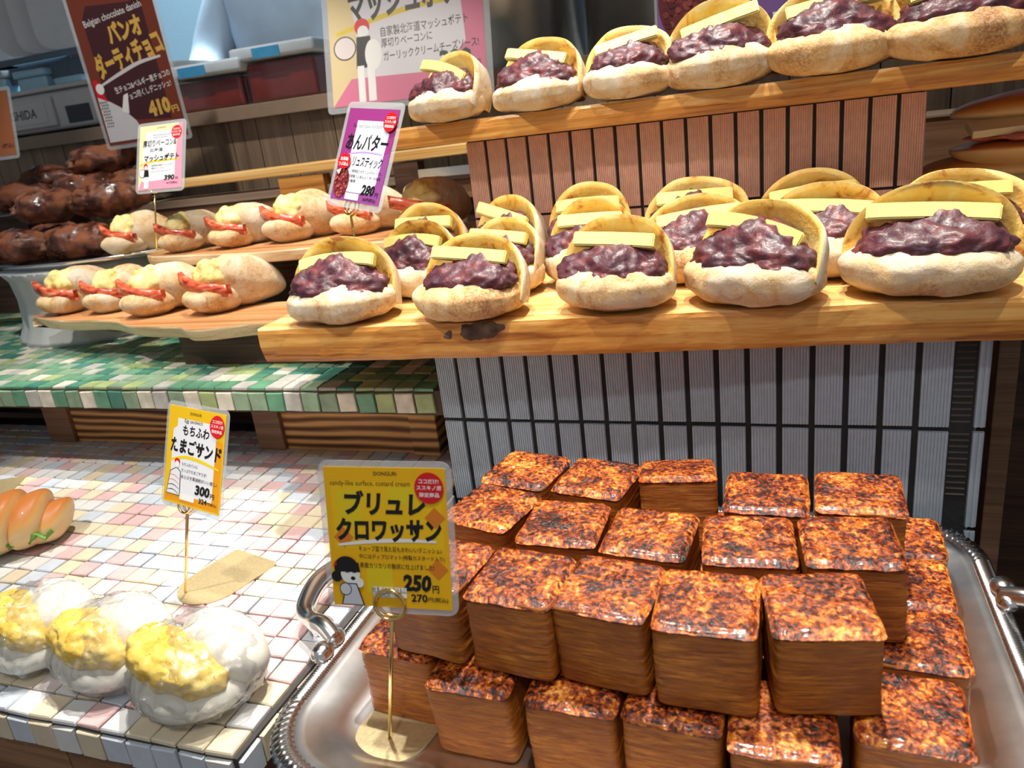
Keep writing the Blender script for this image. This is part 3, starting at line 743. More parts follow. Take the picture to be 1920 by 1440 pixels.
# ---------------------------------------------------------------- bacon and potato rolls
def ell(c, r, rot=(0, 0, 0), flat=.6):
    e = o_rot(rot)
    def sh(p):
        q = Vector((r[0] * p[0], r[1] * p[1], r[2] * p[2])); q = e @ q
        return (c[0] + q.x, c[1] + q.y, max(.03 + .02 * abs(p[0]), c[2] + q.z))
    return sh
def taper(c, r, rot, k):
    e = o_rot(rot)
    def sh(p):
        g = 1 + k * p[0]; q = e @ Vector((r[0] * p[0], r[1] * p[1] * g, r[2] * p[2] * g))
        return (c[0] + q.x, c[1] + q.y, max(.03, c[2] + q.z))
    return sh
BL = []
for i in range(3):
    s = 11 + 6 * i
    lo = blob('lower_lip', 4, taper((-.85, -.70, .85), (1.70, 1.30, .92), (0, .06, .30), .06), [M['crust_gold'], M['crust_mid'], M['crust_gold']][i], lambda q, p: .14 * fb(q, .8, 3, s))
    upb = blob('upper_crust', 4, taper((.80, .55, 1.40), (2.15, 1.40, 1.42), (0, .26, .30), -.22), [M['crust_white'], M['crust_mid'], M['crust_mid']][i], lambda q, p: .16 * fb(q, .6, 3, s + 3))
    po = blob('potato_filling', 4, taper((-.62, -.25, 1.82), (1.20, 1.18, 1.12), (0, -.5, .4), -.15), M['potato'], lambda q, p: .26 * fb(q, 1.5, 4, s + 5))
    pts = spline([(-2.65, -.35, 2.05), (-2.0, -1.05, 1.82), (-1.1, -1.52, 1.56), (-.1, -1.62, 1.36), (.45, -1.40, 1.25)], 5)
    v = []; f = []; n = len(pts)
    for j, p in enumerate(pts):
        w_ = .40 + .06 * mn.noise(Vector((j * .4, s, 0)))
        for dy, dz in ((-.16, -w_), (.16, -w_), (.16, w_), (-.16, w_)): v.append((p[0] + dy * .4, p[1] + dy, p[2] + dz * .8 + .03 * mn.noise(Vector((j * .4, dz, s)))))
    for j in range(n - 1):
        for k in range(4): f.append((j * 4 + k, j * 4 + (k + 1) % 4, j * 4 + 4 + (k + 1) % 4, j * 4 + 4 + k))
    f += [(0, 1, 2, 3), tuple(n * 4 - 4 + k for k in (3, 2, 1, 0))]
    BL.append((lo, upb, po, mesh('bacon_strip', v, f, M['bacon'], True)))
def bacon_roll(i, x, y, z, yaw, s, label, group):
    t = thing('bacon_potato_roll', label, 'bread roll', (x, y, z), (0, 0, math.radians(yaw)), group, (s, s, s))
    for nm, me in zip(('lower_lip', 'upper_crust', 'potato_filling', 'bacon_strip'), BL[i % 3]): ob(nm, me, t)
for i, (px, py, yw, s) in enumerate([(146, 583, 22, .92), (228, 580, 24, .86), (308, 586, 20, .94), (432, 580, 16, 1.0)]):
    p = onz(px, py, ZA); bacon_roll(i, p[0], p[1] + .55, ZA, yw, s, 'potato and bacon roll on the wavy board, %s from the chocolate pastry stand' % ORD[i], 'bacon rolls on the wavy front board')
for i, (px, py, yw, s) in enumerate([(262, 474, 14, .86), (362, 468, 26, .80), (460, 460, 18, .84), (572, 448, 12, .94), (694, 436, 14, .9), (838, 425, 48, 1.0)]):
    p = onz(px, py, ZR); bacon_roll(i + 1, p[0], p[1] + (.4 if i < 5 else -1.5), ZR, yw, s, 'potato and bacon roll on the raised rear board, %s from the chocolate pastry stand' % ORD[i], 'bacon rolls on the raised rear board')

# ---------------------------------------------------------------- chocolate pastries on their stand
ST = thing('cake_stand', 'white fluted pottery stand under the tray of chocolate pastries', 'stand', (-22.6, 28.9, ZG))
ob('pedestal', lathe([(6.0, 0), (5.9, .3), (5.5, 1.2), (5.35, 3), (5.5, 4.3), (5.9, 4.9)], 96, plain('white_glaze', (.58, .60, .60), .35, var=.03), 'pedestal', True, 24, .012), ST)
ST['label'] = 'white fluted pottery stand under the tray of chocolate pastries'
TY = thing('oval_tray', 'oval silver tray holding the lower heap of chocolate pastries', 'tray', (-22.2, 30.6, ZG + 4.92))
def oval(name, a, b, dep, mat, seg=64):
    v = []; f = []; prof = [(.86, .12), (.88, .0), (.94, .28), (1.0, .55), (1.02, .6), (1.03, .5), (.96, .16), (.90, -.0)]
    for s_, z in prof:
        for k in range(seg): v.append((a * s_ * math.cos(2 * PI * k / seg), b * s_ * math.sin(2 * PI * k / seg), z * dep))
    for L in range(len(prof) - 1):
        for k in range(seg): f.append((L * seg + k, L * seg + (k + 1) % seg, (L + 1) * seg + (k + 1) % seg, (L + 1) * seg + k))
    f.append(tuple(range(seg))); return mesh(name, v, f, mat, True)
ob('dish', oval('dish', 9.0, 6.9, .9, M['silver']), TY)
T2 = thing('raised_tray', 'second silver tray raised behind, holding the upper heap of chocolate pastries', 'tray', (-32.5, 36.2, 12.9))
ob('dish', oval('dish', 10.5, 4.3, .8, M['silver']), T2)
ob('riser', boxm('riser', -9, -.8, -3, 3, ZG - 12.9, .0, M['dark_wood'], .05), T2)
def choc_mesh(seed):
    def sh(p):
        g = 1 - .12 * p[0]
        return (2.75 * p[0], 1.55 * p[1] * g, max(.04, 1.22 + 1.22 * p[2] * g))
    def dp(q, p):
        w_ = .10 * math.sin(q[0] * 2.0 + 1.5 * q[1] + seed) - .12 * abs(math.sin(q[1] * 3.4 + .5 * q[0] + seed)) * (1 if q[2] > .3 else 0) + .22 * fb(q, .6, 3, seed)
        slit = -.42 * math.exp(-((p[2] - .02 - .22 * math.sin(p[1] * 4 + seed)) / .13) ** 2) * max(0, -p[0] - .25) - .2 * math.exp(-((p[2] - .38) / .09) ** 2) * max(0, -p[0] - .3)
        return w_ + slit + .05 * fb(q, 2.2, 3, seed)
    return blob('body', 5, sh, M['choc'], dp)
CH = [choc_mesh(2.0 + 3.3 * i) for i in range(3)]
def end_mesh(seed):
    return blob('layered_end', 3, lambda p: (-2.25 + .42 * p[0], 1.12 * p[1], 1.12 + .42 * p[2] + .12 * math.sin(p[1] * 3 + seed)), M['choc_inner'], lambda q, p: .10 * math.sin(q[2] * 16 + q[1] * 2) + .08 * fb(q, 2, 2, seed))
CE = [end_mesh(i * 2.0) for i in range(3)]
def choc_p(i, p, yaw, s, label, group, rx=0):
    t = thing('chocolate_pastry', label, 'pastry', p, (rx, 0, math.radians(yaw)), group, (s, s, s))
    ob('body', CH[i % 3], t); ob('layered_end', CE[i % 3], t)
zt = ZG + 5.05
G1, G2 = 'chocolate pastries on the oval tray', 'chocolate pastries on the raised tray'
fro = [(38, 27.0, 20, zt, 1.0, 'rim, away from the rolls'), (152, 27.2, 16, zt, 1.0, 'rim, just behind the first bacon roll'), (-62, 28.5, 10, zt, 1.0, 'rim, at the far curve'), (118, 31.5, 6, zt, 1.0, 'floor, at the back')]
for i, (px, y, yw, z, s, tx) in enumerate(fro):
    x = ony(px, 450, y)[0]; choc_p(i, (x, y, z), yw, s, 'cocoa dusted chocolate pastry on oval tray %s' % tx, G1)
for i, (px, y, yw, z, s, tx) in enumerate([(92, 29.2, 8, zt + 2.35, 1.0, 'showing its folded layers'), (212, 29.6, 24, zt + 2.35, 1.02, 'with a shiny glazed back')]):
    x = ony(px, 390, y)[0]; choc_p(i + 1, (x, y, z), yw, s, 'chocolate pastry on top of the oval tray heap, %s' % tx, G1)
for i, (px, y, yw, z, s, tx) in enumerate([(38, 35.0, 18, 13.2, 1.05, 'front, far side'), (158, 35.4, 20, 13.2, 1.05, 'front, middle'), (250, 35.2, 14, 13.2, 1.0, 'front, behind the pink price card'), (95, 37.6, 12, 14.2, 1.05, 'rear'), (205, 37.2, 24, 15.2, 1.05, 'topmost')]):
    x = ony(px, 330, y)[0]; choc_p(i, (x, y, z), yw, s, 'chocolate pastry on the raised tray, %s of its heap' % tx, G2)

# ---------------------------------------------------------------- wrapped egg salad buns
def egg_bun(i, x, y, yaw, s, label):
    t = thing('egg_salad_bun', label, 'bun', (x, y, 0.02), (0, 0, math.radians(yaw)), 'wrapped egg salad buns', (s, s, s))
    sd = 5 + 4 * i
    ob('lower_half', blob('lower_half', 4, ell((-.05, -.20, .70), (2.05, 1.60, .74)), M['milk_bun'], lambda q, p: .06 * fb(q, .7, 2, sd)), t)
    ob('upper_half', blob('upper_half', 4, taper((.22, .85, 1.25), (1.78, 1.05, .98), (-.50, .05, .0), 0), M['milk_bun'], lambda q, p: .06 * fb(q, .7, 2, sd + 2)), t)
    ob('egg_filling', blob('egg_filling', 5, taper((-.18, -.42, 1.36), (1.98, 1.22, .82), (-.46, .08, .05), -.05), M['egg'], lambda q, p: .20 * fb(q, 1.2, 4, sd + 1) + .12 * (.4 - vor(q, 2.4, sd))), t)
    def rg(q, s, o, k): return max(0.0, 1 - 2.2 * abs(mn.noise(Vector((q[0] * s + o, q[1] * s - o, q[2] * s * .8 + o))))) ** k
    def wd(q, p):
        a = math.atan2(p[1], p[0])
        return .05 + .10 * rg(q, 1.3, sd, 2) + .055 * rg(q, 3.1, sd + 2, 2.5) + .05 * rg((a * 2.2, p[2] * .5, 0), 2.0, sd + 5, 2) + .08 * fb(q, .8, 2, sd)
    def ws(p):
        x = 2.10 * p[0]; y = 1.78 * p[1] + .05
        top = 1.18 + .22 * p[1] + .05 * p[0]
        z = 1.02 + (top * p[2] if p[2] > 0 else 1.0 * p[2])
        k = 1 + .16 * math.exp(-((p[2] + .72) / .22) ** 2)
        return (x * k, y * k, max(.02, z))
    ob('cling_film', blob('cling_film', 6, ws, M['wrap'], lambda q, p: wd(q, p) * (1 if q[2] > .1 else .3)), t, label='crinkled clear film')
egg_bun(0, -1.25, 2.75, -24, 1.0, 'film wrapped white bun of egg salad, furthest from the silver tray')
egg_bun(1, 2.4, 2.5, -22, 1.0, 'film wrapped white bun of egg salad between two others')
egg_bun(2, 6.4, 2.05, -22, 1.06, 'film wrapped white bun of egg salad standing closest to the silver tray')

# ---------------------------------------------------------------- buttery roll sandwich
RS = thing('roll_sandwich', 'shiny golden twisted roll filled with lettuce on the mosaic table', 'sandwich', (-10.2, 8.0, 0.02), (0, 0, math.radians(38)), None, (1.05, 1.05, 1.05))
for k, (cx, r) in enumerate([(-2.4, .78), (-1.55, 1.08), (-.55, 1.30), (.55, 1.36), (1.55, 1.22), (2.3, .90)]):
    ob('coil', blob('coil', 4, lambda p, cx=cx, r=r: (cx + .72 * p[0] + .35 * p[2] + .25 * p[1],) + (lambda h, g: (r * 1.2 * g * p[1] / h, max(.03, r * .95 + r * .95 * g * p[2] / h)))(math.hypot(p[1], p[2]) + 1e-6, (1 - min(1, abs(p[0])) ** 3.2) ** .42), M['roll'], lambda q, p: .05 * fb(q, .8, 2, k * 3.0)), RS)
def ruffle(seed, n=26):
    v = []; f = []
    for i in range(n + 1):
        t = i / n * 2 - 1
        for k in range(4):
            v.append((t * 2.5, -.95 - .10 * k + .1 * math.sin(i * 1.3 + seed), .75 + .10 * math.sin(i * 1.9 + k) * k + .02 * k))
    for i in range(n):
        for k in range(3): f.append((i * 4 + k, i * 4 + k + 1, i * 4 + 5 + k, i * 4 + 4 + k))
    me = mesh('lettuce', v, f, M['green_leaf'], True); return me
lt = ob('lettuce', ruffle(1), RS); so = lt.modifiers.new('thickness', 'SOLIDIFY'); so.thickness = .03 * U
lt = ob('lettuce', ruffle(2), RS, rot=(0, 0, PI)); so = lt.modifiers.new('thickness', 'SOLIDIFY'); so.thickness = .03 * U

# ---------------------------------------------------------------- ham and cheese baguettes beyond the pink riser
def ham_sandwich(x, y, z, yaw, label, roll=0.0):
    t = thing('ham_sandwich', label, 'sandwich', (x, y, z), (roll, 0, math.radians(yaw)), 'ham and cheese baguettes beside the pink riser')
    ob('lower_bread', blob('lower_bread', 4, lambda p: (5.2 * math.copysign(abs(p[0]) ** .7, p[0]), 1.75 * p[1], max(.03, .85 + (.45 if p[2] > 0 else .85) * p[2])), M['roll'], lambda q, p: .08 * fb(q, .7, 3, x)), t)
    ob('upper_bread', blob('upper_bread', 4, lambda p: (5.1 * math.copysign(abs(p[0]) ** .7, p[0]), .55 + 1.35 * p[1], 2.35 + (.95 if p[2] > 0 else .35) * p[2]), M['roll'], lambda q, p: .08 * fb(q, .7, 3, x + 3)), t)
    for k in range(3):
        ob('cheese_slice', boxm('cheese_slice', -1.6, 1.6, -.55, .75, 0, .34, M['cheese'], .03), t, (-3.0 + 2.9 * k, -.75, 1.62 + .03 * k), (.28, -.03 + .05 * k, .04 * k))
    ob('ham', blob('ham', 4, lambda p: (4.9 * math.copysign(abs(p[0]) ** .7, p[0]), -.62 + 1.15 * p[1], 1.38 + .20 * p[2]), M['ham'], lambda q, p: .22 * fb(q, 1.1, 3, x + 1)), t)
ham_sandwich(34.9, 29.5, 8.72, 2, 'ham and cheese baguette lying on the side board, lowest of the pile')
ham_sandwich(36.2, 29.4, 11.3, 4, 'ham and cheese baguette resting aslant on top of another one', .0)
# ================================================================ SILVER TRAY
TX0, TX1, TY0, TY1 = 9.95, 30.2, -1.0, 14.7
def rrect(inset, r, n=10, per=None):
    x0, x1, y0, y1 = TX0 + inset, TX1 - inset, TY0 + inset, TY1 - inset; r = max(.3, r - inset * .6); pts = []
    def seg(a, b, k): return [(a[0] + (b[0] - a[0]) * i / k, a[1] + (b[1] - a[1]) * i / k) for i in range(k)]
    def arc(cx, cy, a0, k): return [(cx + r * math.cos(a0 + PI / 2 * i / k), cy + r * math.sin(a0 + PI / 2 * i / k)) for i in range(k)]
    kx, ky, ka = per or (40, 30, 10)
    pts += seg((x0 + r, y0), (x1 - r, y0), kx) + arc(x1 - r, y0 + r, -PI / 2, ka) + seg((x1, y0 + r), (x1, y1 - r), ky) + arc(x1 - r, y1 - r, 0, ka)
    pts += seg((x1 - r, y1), (x0 + r, y1), kx) + arc(x0 + r, y1 - r, PI / 2, ka) + seg((x0, y1 - r), (x0, y0 + r), ky) + arc(x0 + r, y0 + r, PI, ka)
    return pts
TR = thing('serving_tray', 'large rectangular silver tray with a gadrooned rim, heaped with croissant cubes', 'tray', (0, 0, 0))
prof = [(.50, .62), (.62, .66), (.85, .58), (1.05, .46), (1.35, .34), (1.62, .10), (1.85, -.06), (2.15, -.13), (2.6, -.145)]
V = []; F_ = []; n = 0
for ins, z in prof:
    rg = rrect(ins, 2.6); n = len(rg); V += [(x, y, z) for x, y in rg]
for L in range(len(prof) - 1):
    for k in range(n): F_.append((L * n + k, L * n + (k + 1) % n, (L + 1) * n + (k + 1) % n, (L + 1) * n + k))
F_.append(tuple((len(prof) - 1) * n + k for k in range(n)))
ob('pan', mesh('pan', V, F_, M['silver_worn'], True), TR)
# outside skin so the tray has thickness
V = []; F_ = []; pr2 = [(.50, .60), (.9, .48), (1.3, .24), (1.65, -.04), (1.9, -.2), (2.2, -.25)]
for ins, z in pr2:
    rg = rrect(ins, 2.6); V += [(x, y, z) for x, y in rg]
for L in range(len(pr2) - 1):
    for k in range(n): F_.append((L * n + k, (L + 1) * n + k, (L + 1) * n + (k + 1) % n, L * n + (k + 1) % n))
F_.append(tuple((len(pr2) - 1) * n + k for k in range(n))[::-1])
ob('underside', mesh('underside', V, F_, M['silver_worn'], True), TR)
# gadrooned rim: slanting ridges all round
V = []; F_ = []; per = (840, 640, 100); sec = [(.02, .50), (.0, .60), (.10, .72), (.28, .78), (.46, .74), (.58, .64), (.55, .55)]
rings = [rrect(ins, 2.6, per=per) for ins, z in sec]; n = len(rings[0]); 
for L, (ins, z) in enumerate(sec):
    for k in range(n):
        ph = 2 * PI * (k / 6.0 + ins * 1.6); b = .032 * math.cos(ph) if 0 < L < 6 else 0
        V.append((rings[L][k][0], rings[L][k][1], z + b))
for L in range(len(sec)):
    for k in range(n): F_.append((L * n + k, L * n + (k + 1) % n, ((L + 1) % len(sec)) * n + (k + 1) % n, ((L + 1) % len(sec)) * n + k))
ob('gadroon_rim', mesh('gadroon_rim', V, F_, M['silver'], True), TR)
def handle(sx, x0):
    hp = ob('handle', None, TR)
    pts = spline([(x0 + .25 * sx, 4.1, .95), (x0 - .35 * sx, 4.45, 1.15), (x0 - .95 * sx, 4.75, 1.05), (x0 - 1.75 * sx, 5.4, .95), (x0 - 2.1 * sx, 6.9, 1.05), (x0 - 1.75 * sx, 8.4, .95), (x0 - .95 * sx, 9.05, 1.05), (x0 - .35 * sx, 9.35, 1.15), (x0 + .25 * sx, 9.7, .95)], 6)
    n = len(pts); rad = [.30 + .07 * math.sin(PI * i / (n - 1)) - .08 * (math.exp(-((i - 14) / 3) ** 2) + math.exp(-((i - n + 15) / 3) ** 2)) for i in range(n)]
    v, f = tube(pts, rad, 12); me = mesh('bar', v, f, M['silver'], True)
    parts = [(v, f)]
    for cx, cy, r in ((x0 + .10 * sx, 3.55, .36), (x0 - .62 * sx, 4.72, .36), (x0 + .10 * sx, 10.2, .36), (x0 - .62 * sx, 9.0, .36), (x0 + .12 * sx, 4.25, .33), (x0 + .12 * sx, 9.5, .33)):
        vv, ff = ICO[3]; parts.append(([(cx + p[0] * r, cy + p[1] * r * 1.2, .92 + p[2] * r * .85) for p in vv], ff))
    v, f = merge(parts); bpy.data.objects.remove(hp)
    ob('handle', mesh('handle', v, f, M['silver'], True), TR)
handle(1, TX0); handle(-1, TX1)
SP = thing('tray_plinth', 'low dark wooden plinth carrying the silver tray', 'plinth', (0, 0, 0))
ob('top', boxm('top', 11.8, 28.4, 1.0, 12.8, -1.0, -.27, M['dark_wood'], .05), SP)
ob('base', boxm('base', 12.5, 27.8, 1.8, 12.2, -19.98, -1.0, M['dark_wood'], .05), SP)

# ================================================================ SIGNS
INK = {}
def ink(c):
    c = tuple(round(x, 3) for x in c)
    if c not in INK: INK[c] = flat('ink', c, .4)
    return INK[c]
BLACK, WHITE, RED = (.012, .012, .014), (.80, .80, .80), (.62, .012, .02)
_tc = {}
def text2d(s, bold=0.0, shear=0.0):
    key = (s, bold, shear)
    if key in _tc: return _tc[key]
    c = bpy.data.curves.new('text', 'FONT'); c.body = s; c.size = 1; c.resolution_u = 2; c.offset = bold; c.shear = shear; c.fill_mode = 'FRONT'
    o = bpy.data.objects.new('text', c); COL.objects.link(o)
    dg = bpy.context.evaluated_depsgraph_get(); dg.update()
    me = o.evaluated_get(dg).to_mesh()
    v = np.array([tuple(p.co)[:2] for p in me.vertices]) if len(me.vertices) else np.zeros((0, 2)); f = [tuple(p.vertices) for p in me.polygons]
    o.evaluated_get(dg).to_mesh_clear(); bpy.data.objects.remove(o); bpy.data.curves.remove(c)
    _tc[key] = (v, f); return v, f
class Sheet:
    """flat print on a card of size w x h (tile units); positions are fractions, v upwards"""
    def __init__(s, w, h): s.w, s.h, s.k, s.by, s.sh = w, h, 0, {}, []
    def add(s, col, v, f, key=None):
        s.k += 1; z = .0165 + .0008 * s.k
        if key is None: s.sh.append((col, [((p[0] - .5) * s.w, (p[1] - .5) * s.h, z) for p in v], f)); return
        V, F2 = s.by.setdefault((key, col), ([], [])); b = len(V)
        V += [((p[0] - .5) * s.w, (p[1] - .5) * s.h, z) for p in v]; F2 += [tuple(i + b for i in q) for q in f]
    def poly(s, col, pts): s.add(col, pts, [tuple(range(len(pts)))])
    def rect(s, col, u0, v0, u1, v1, key=None): s.add(col, [(u0, v0), (u1, v0), (u1, v1), (u0, v1)], [(0, 1, 2, 3)], key)
    def disc(s, col, u, v, ru, rv, n=28, a0=0, a1=2 * PI, key=None): s.add(col, [(u + ru * math.cos(a0 + (a1 - a0) * i / n), v + rv * math.sin(a0 + (a1 - a0) * i / n)) for i in range(n)], [tuple(range(n))], key)
    def text(s, col, t, u0, v0, u1, v1, bold=0.0, rot=0.0, shear=0.0):
        P, f = text2d(t, bold, shear)
        if not len(P): return
        a, b = P.min(0), P.max(0); c = (a + b) / 2; q = (P - c) / (b - a) * np.array([(u1 - u0) * s.w, (v1 - v0) * s.h])
        cr, sr = math.cos(rot), math.sin(rot); q = np.c_[q[:, 0] * cr - q[:, 1] * sr, q[:, 0] * sr + q[:, 1] * cr]
        q = q / np.array([s.w, s.h]) + np.array([(u0 + u1) / 2, (v0 + v1) / 2]); s.add(col, q, f, 'lettering')
    def stroke(s, col, pts, wd):
        P = spline(pts, 6); L = []; Rr = []; a = s.w / s.h; n = len(P)
        for i, p in enumerate(P):
            t = P[min(i + 1, n - 1)] - P[max(i - 1, 0)]; t = np.array([t[0] * s.w, t[1] * s.h]); t = t / (np.linalg.norm(t) or 1); w_ = wd * (.55 + .45 * math.sin(PI * min(1, max(0, (i + .6) / n))))
            d = np.array([-t[1], t[0]]) * w_ * s.h; d = d / np.array([s.w, s.h]); L.append(p + d); Rr.append(p - d)
        s.add(col, L + Rr, [(i, n + i, n + i + 1, i + 1) for i in range(n - 1)])
    def ring(s, col, u, v, ru, rv, wd):
        n = 24; pts = [(u + ru * math.cos(2 * PI * i / n), v + rv * math.sin(2 * PI * i / n)) for i in range(n)]; p2 = [(u + (ru - wd) * math.cos(2 * PI * i / n), v + (rv - wd * s.w / s.h) * math.sin(2 * PI * i / n)) for i in range(n)]
        s.add(col, pts + p2, [(i, (i + 1) % n, n + (i + 1) % n, n + i) for i in range(n)])
    def build(s, parent):
        for col, V, F2 in s.sh: ob('print', mesh('print', V, F2, ink(col)), parent)
        for (key, col), (V, F2) in s.by.items():
            o = ob(key, mesh(key, V, F2, ink(col)), parent)
            if key != 'lettering': o['kind'] = 'stuff'
def rplate(name, w, h, r, z0, z1, mat, seg=6):
    pts = []
    for cx, cy, a0 in ((w / 2 - r, -h / 2 + r, -PI / 2), (w / 2 - r, h / 2 - r, 0), (-w / 2 + r, h / 2 - r, PI / 2), (-w / 2 + r, -h / 2 + r, PI)):
        pts += [(cx + r * math.cos(a0 + PI / 2 * i / seg), cy + r * math.sin(a0 + PI / 2 * i / seg)) for i in range(seg + 1)]
    n = len(pts); v = [(x, y, z0) for x, y in pts] + [(x, y, z1) for x, y in pts]
    f = [tuple(range(n))[::-1], tuple(n + i for i in range(n))] + [(i, (i + 1) % n, n + (i + 1) % n, n + i) for i in range(n)]
    return mesh(name, v, f, mat)
def mat3(X, Y):
    X = Vector(X).normalized(); Y = Vector(Y); Y = (Y - X * Y.dot(X)).normalized(); Z = X.cross(Y)
    m_ = Matrix((X, Y, Z)).transposed(); return m_
def sign(name, label, C_, X, Y, w, h, back, border=(.16, .16), cat='price sign', group=None):
    m_ = mat3(X, Y)
    t = thing(name, label, cat, C_, m_.to_euler(), group)
    cw, ch = w - 2 * border[0], h - 2 * border[1]
    ob('laminate', rplate('laminate', w, h, .28, -.025, -.005, M['laminate']), t, label='clear laminate border')
    ob('card', rplate('card', cw, ch, .02, 0, .016, ink(back)), t)
    return t, Sheet(cw, ch), m_
def red_spot(S_, u, v, r, asp):
    S_.disc(RED, u, v, r, r * asp)
    S_.text(WHITE, 'ココだけ!', u - r * .68, v + r * asp * .28, u + r * .68, v + r * asp * .58, .02)
    S_.text(WHITE, 'ススキノ店', u - r * .85, v - r * asp * .13, u + r * .85, v + r * asp * .18, .02)
    S_.text(WHITE, '限定商品', u - r * .68, v - r * asp * .58, u + r * .68, v - r * asp * .28, .02)
def gold_stand(name, label, base, top, plate_pts, m_sign, ring_r, ring_c, group=None):
    """thing: base plate + stem + ring clip"""
    t = thing(name, label, 'sign holder', base, (0, 0, 0), group)
    b = np.array(base); tp = np.array(top) - b; rc = np.array(ring_c) - b
    v, f = tube([(0, 0, .03), tuple(tp * .5), tuple(tp)], .055, 8); ob('stem', mesh('stem', v, f, M['gold'], True), t)
    X = m_sign @ Vector((1, 0, 0)); Y = m_sign @ Vector((0, 1, 0)); N = m_sign @ Vector((0, 0, 1))
    parts = []
    for off in (.10, -.10):
        pts = [Vector(rc) + N * off + (X * math.cos(a) + Y * math.sin(a)) * ring_r for a in [2 * PI * i / 28 for i in range(28)]]
        parts.append(tube(pts, .05, 6, True))
    v, f = merge(parts); ob('ring_clip', mesh('ring_clip', v, f, M['gold'], True), t)
    pts = [(p[0] - b[0], p[1] - b[1]) for p in plate_pts]; n = len(pts)
    v = [(x, y, .0) for x, y in pts] + [(x, y, .05) for x, y in pts]
    f = [tuple(range(n))[::-1], tuple(n + i for i in range(n))] + [(i, (i + 1) % n, n + (i + 1) % n, n + i) for i in range(n)]
    ob('base_plate', mesh('base_plate', v, f, M['gold_plate']), t)
    return t
def tongue(p0, p1, w):
    """plate outline: round nose at p0, square far end at p1"""
    p0 = np.array(p0, float); p1 = np.array(p1, float); d = (p1 - p0) / np.linalg.norm(p1 - p0); nrm = np.array([-d[1], d[0]]); out = []
    for i in range(17):
        a = PI / 2 + PI * i / 16; out.append(tuple(p0 + (d * math.cos(a) + nrm * math.sin(a)) * w / 2))
    out += [tuple(p1 - nrm * w / 2 * .98 - d * .12), tuple(p1 - nrm * w / 2 * .88), tuple(p1 + nrm * w / 2 * .88), tuple(p1 + nrm * w / 2 * .98 - d * .12)]
    return out

# ---- yellow card by the croissant cubes
t, S_, ms = sign('caramel_cube_sign', 'yellow price card of 250 yen, upright before the croissant cubes', CAM + (np.array([13.84, 2.605, 5.94]) - CAM) * .935, (.9894, .1389, -.0431), (.0176, .1799, .9835), 3.48, 4.0, (.80, .44, .006))
LIME = (.72, .55, .012); ORG = (.66, .20, .02)
S_.rect((.82, .50, .008), .05, .42, .96, .90); S_.rect(LIME, .10, .60, .30, .84); S_.rect(LIME, .52, .74, .74, .86); S_.rect(LIME, .30, .10, .52, .30)
for u, v in ((.90, .655), (.13, .50), (.90, .29)): S_.poly(ORG, [(u - .085, v), (u, v - .075), (u + .085, v), (u, v + .075)])
S_.text(BLACK, 'DONGURI', .42, .945, .61, .972, .012)
S_.text(BLACK, 'candy-like surface, custard cream', .05, .862, .715, .908, -.002)
S_.stroke(WHITE, [(.08, .445), (.35, .475), (.62, .49), (.90, .488)], .014)
S_.text(BLACK, 'ブリュレ', .16, .665, .83, .84, .045, 0, .12)
S_.text(BLACK, 'クロワッサン', .07, .475, .95, .645, .045, .01, .08)
S_.text(BLACK, 'キューブ型で見た目もかわいいデニッシュ♪', .25, .405, .94, .446, .006)
S_.text(BLACK, '中にはディプロマット(特製カスタード入り)', .25, .345, .96, .386, .006)
S_.text(BLACK, '表面カリカリの飴状に仕上げました!', .25, .283, .87, .324, .006)
S_.text(BLACK, '250', .595, .125, .84, .25, .05, 0, .15); S_.text(BLACK, '円', .845, .12, .90, .175, .02)
S_.text(BLACK, '270', .665, .05, .80, .108, .03); S_.text(BLACK, '円(税込)', .805, .05, .97, .09, .012)
S_.rect(WHITE, .34, .075, .63, .15)
for k in range(6): S_.rect(BLACK, .34 + .0475 * k, .075, .343 + .0475 * k, .15)
S_.rect(BLACK, .34, .112, .63, .115)
for k in (0, 1, 2, 4): S_.ring(BLACK, .365 + .0475 * k, .093, .016, .014, .004)
S_.text(BLACK, '卵 乳 小麦 大豆 りんご', .345, .118, .625, .145, 0)
red_spot(S_, .868, .865, .118, .92)
# drawn girl: hair, face, dress
S_.disc(BLACK, .135, .275, .105, .09); S_.disc(BLACK, .045, .215, .045, .04); S_.disc(WHITE, .165, .235, .082, .072); S_.poly(BLACK, [(.06, .25), (.25, .25), (.24, .32), (.10, .33)])
S_.disc(BLACK, .185, .205, .020, .014); S_.stroke(BLACK, [(.125, .243), (.14, .25), (.155, .243)], .003); S_.stroke(BLACK, [(.185, .243), (.20, .25), (.215, .243)], .003); S_.disc(WHITE, .235, .175, .04, .036)
S_.poly(BLACK, [(.07, .01), (.27, .01), (.215, .17), (.125, .17)]); S_.poly((.55, .57, .66), [(.082, .014), (.258, .014), (.208, .162), (.132, .162)]); S_.disc(BLACK, .115, .125, .052, .048); S_.disc((.60, .62, .70), .115, .125, .045, .041)
S_.poly(RED, [(.02, .29), (.045, .335), (.055, .30)])
S_.build(t)
bs = onz(731, 1386, -.13); bs[2] = -.13
tp = ony(735, 1158, 1.30); rc = ony(733, 1131, 1.30)
gold_stand('gold_sign_stand', 'gold wire card stand on the silver tray, holding the 250 yen card', bs, tp, tongue((bs[0] + .05, bs[1] + .25), (bs[0] + .25, bs[1] + 1.05), 2.3)[:21], ms, .40, rc)

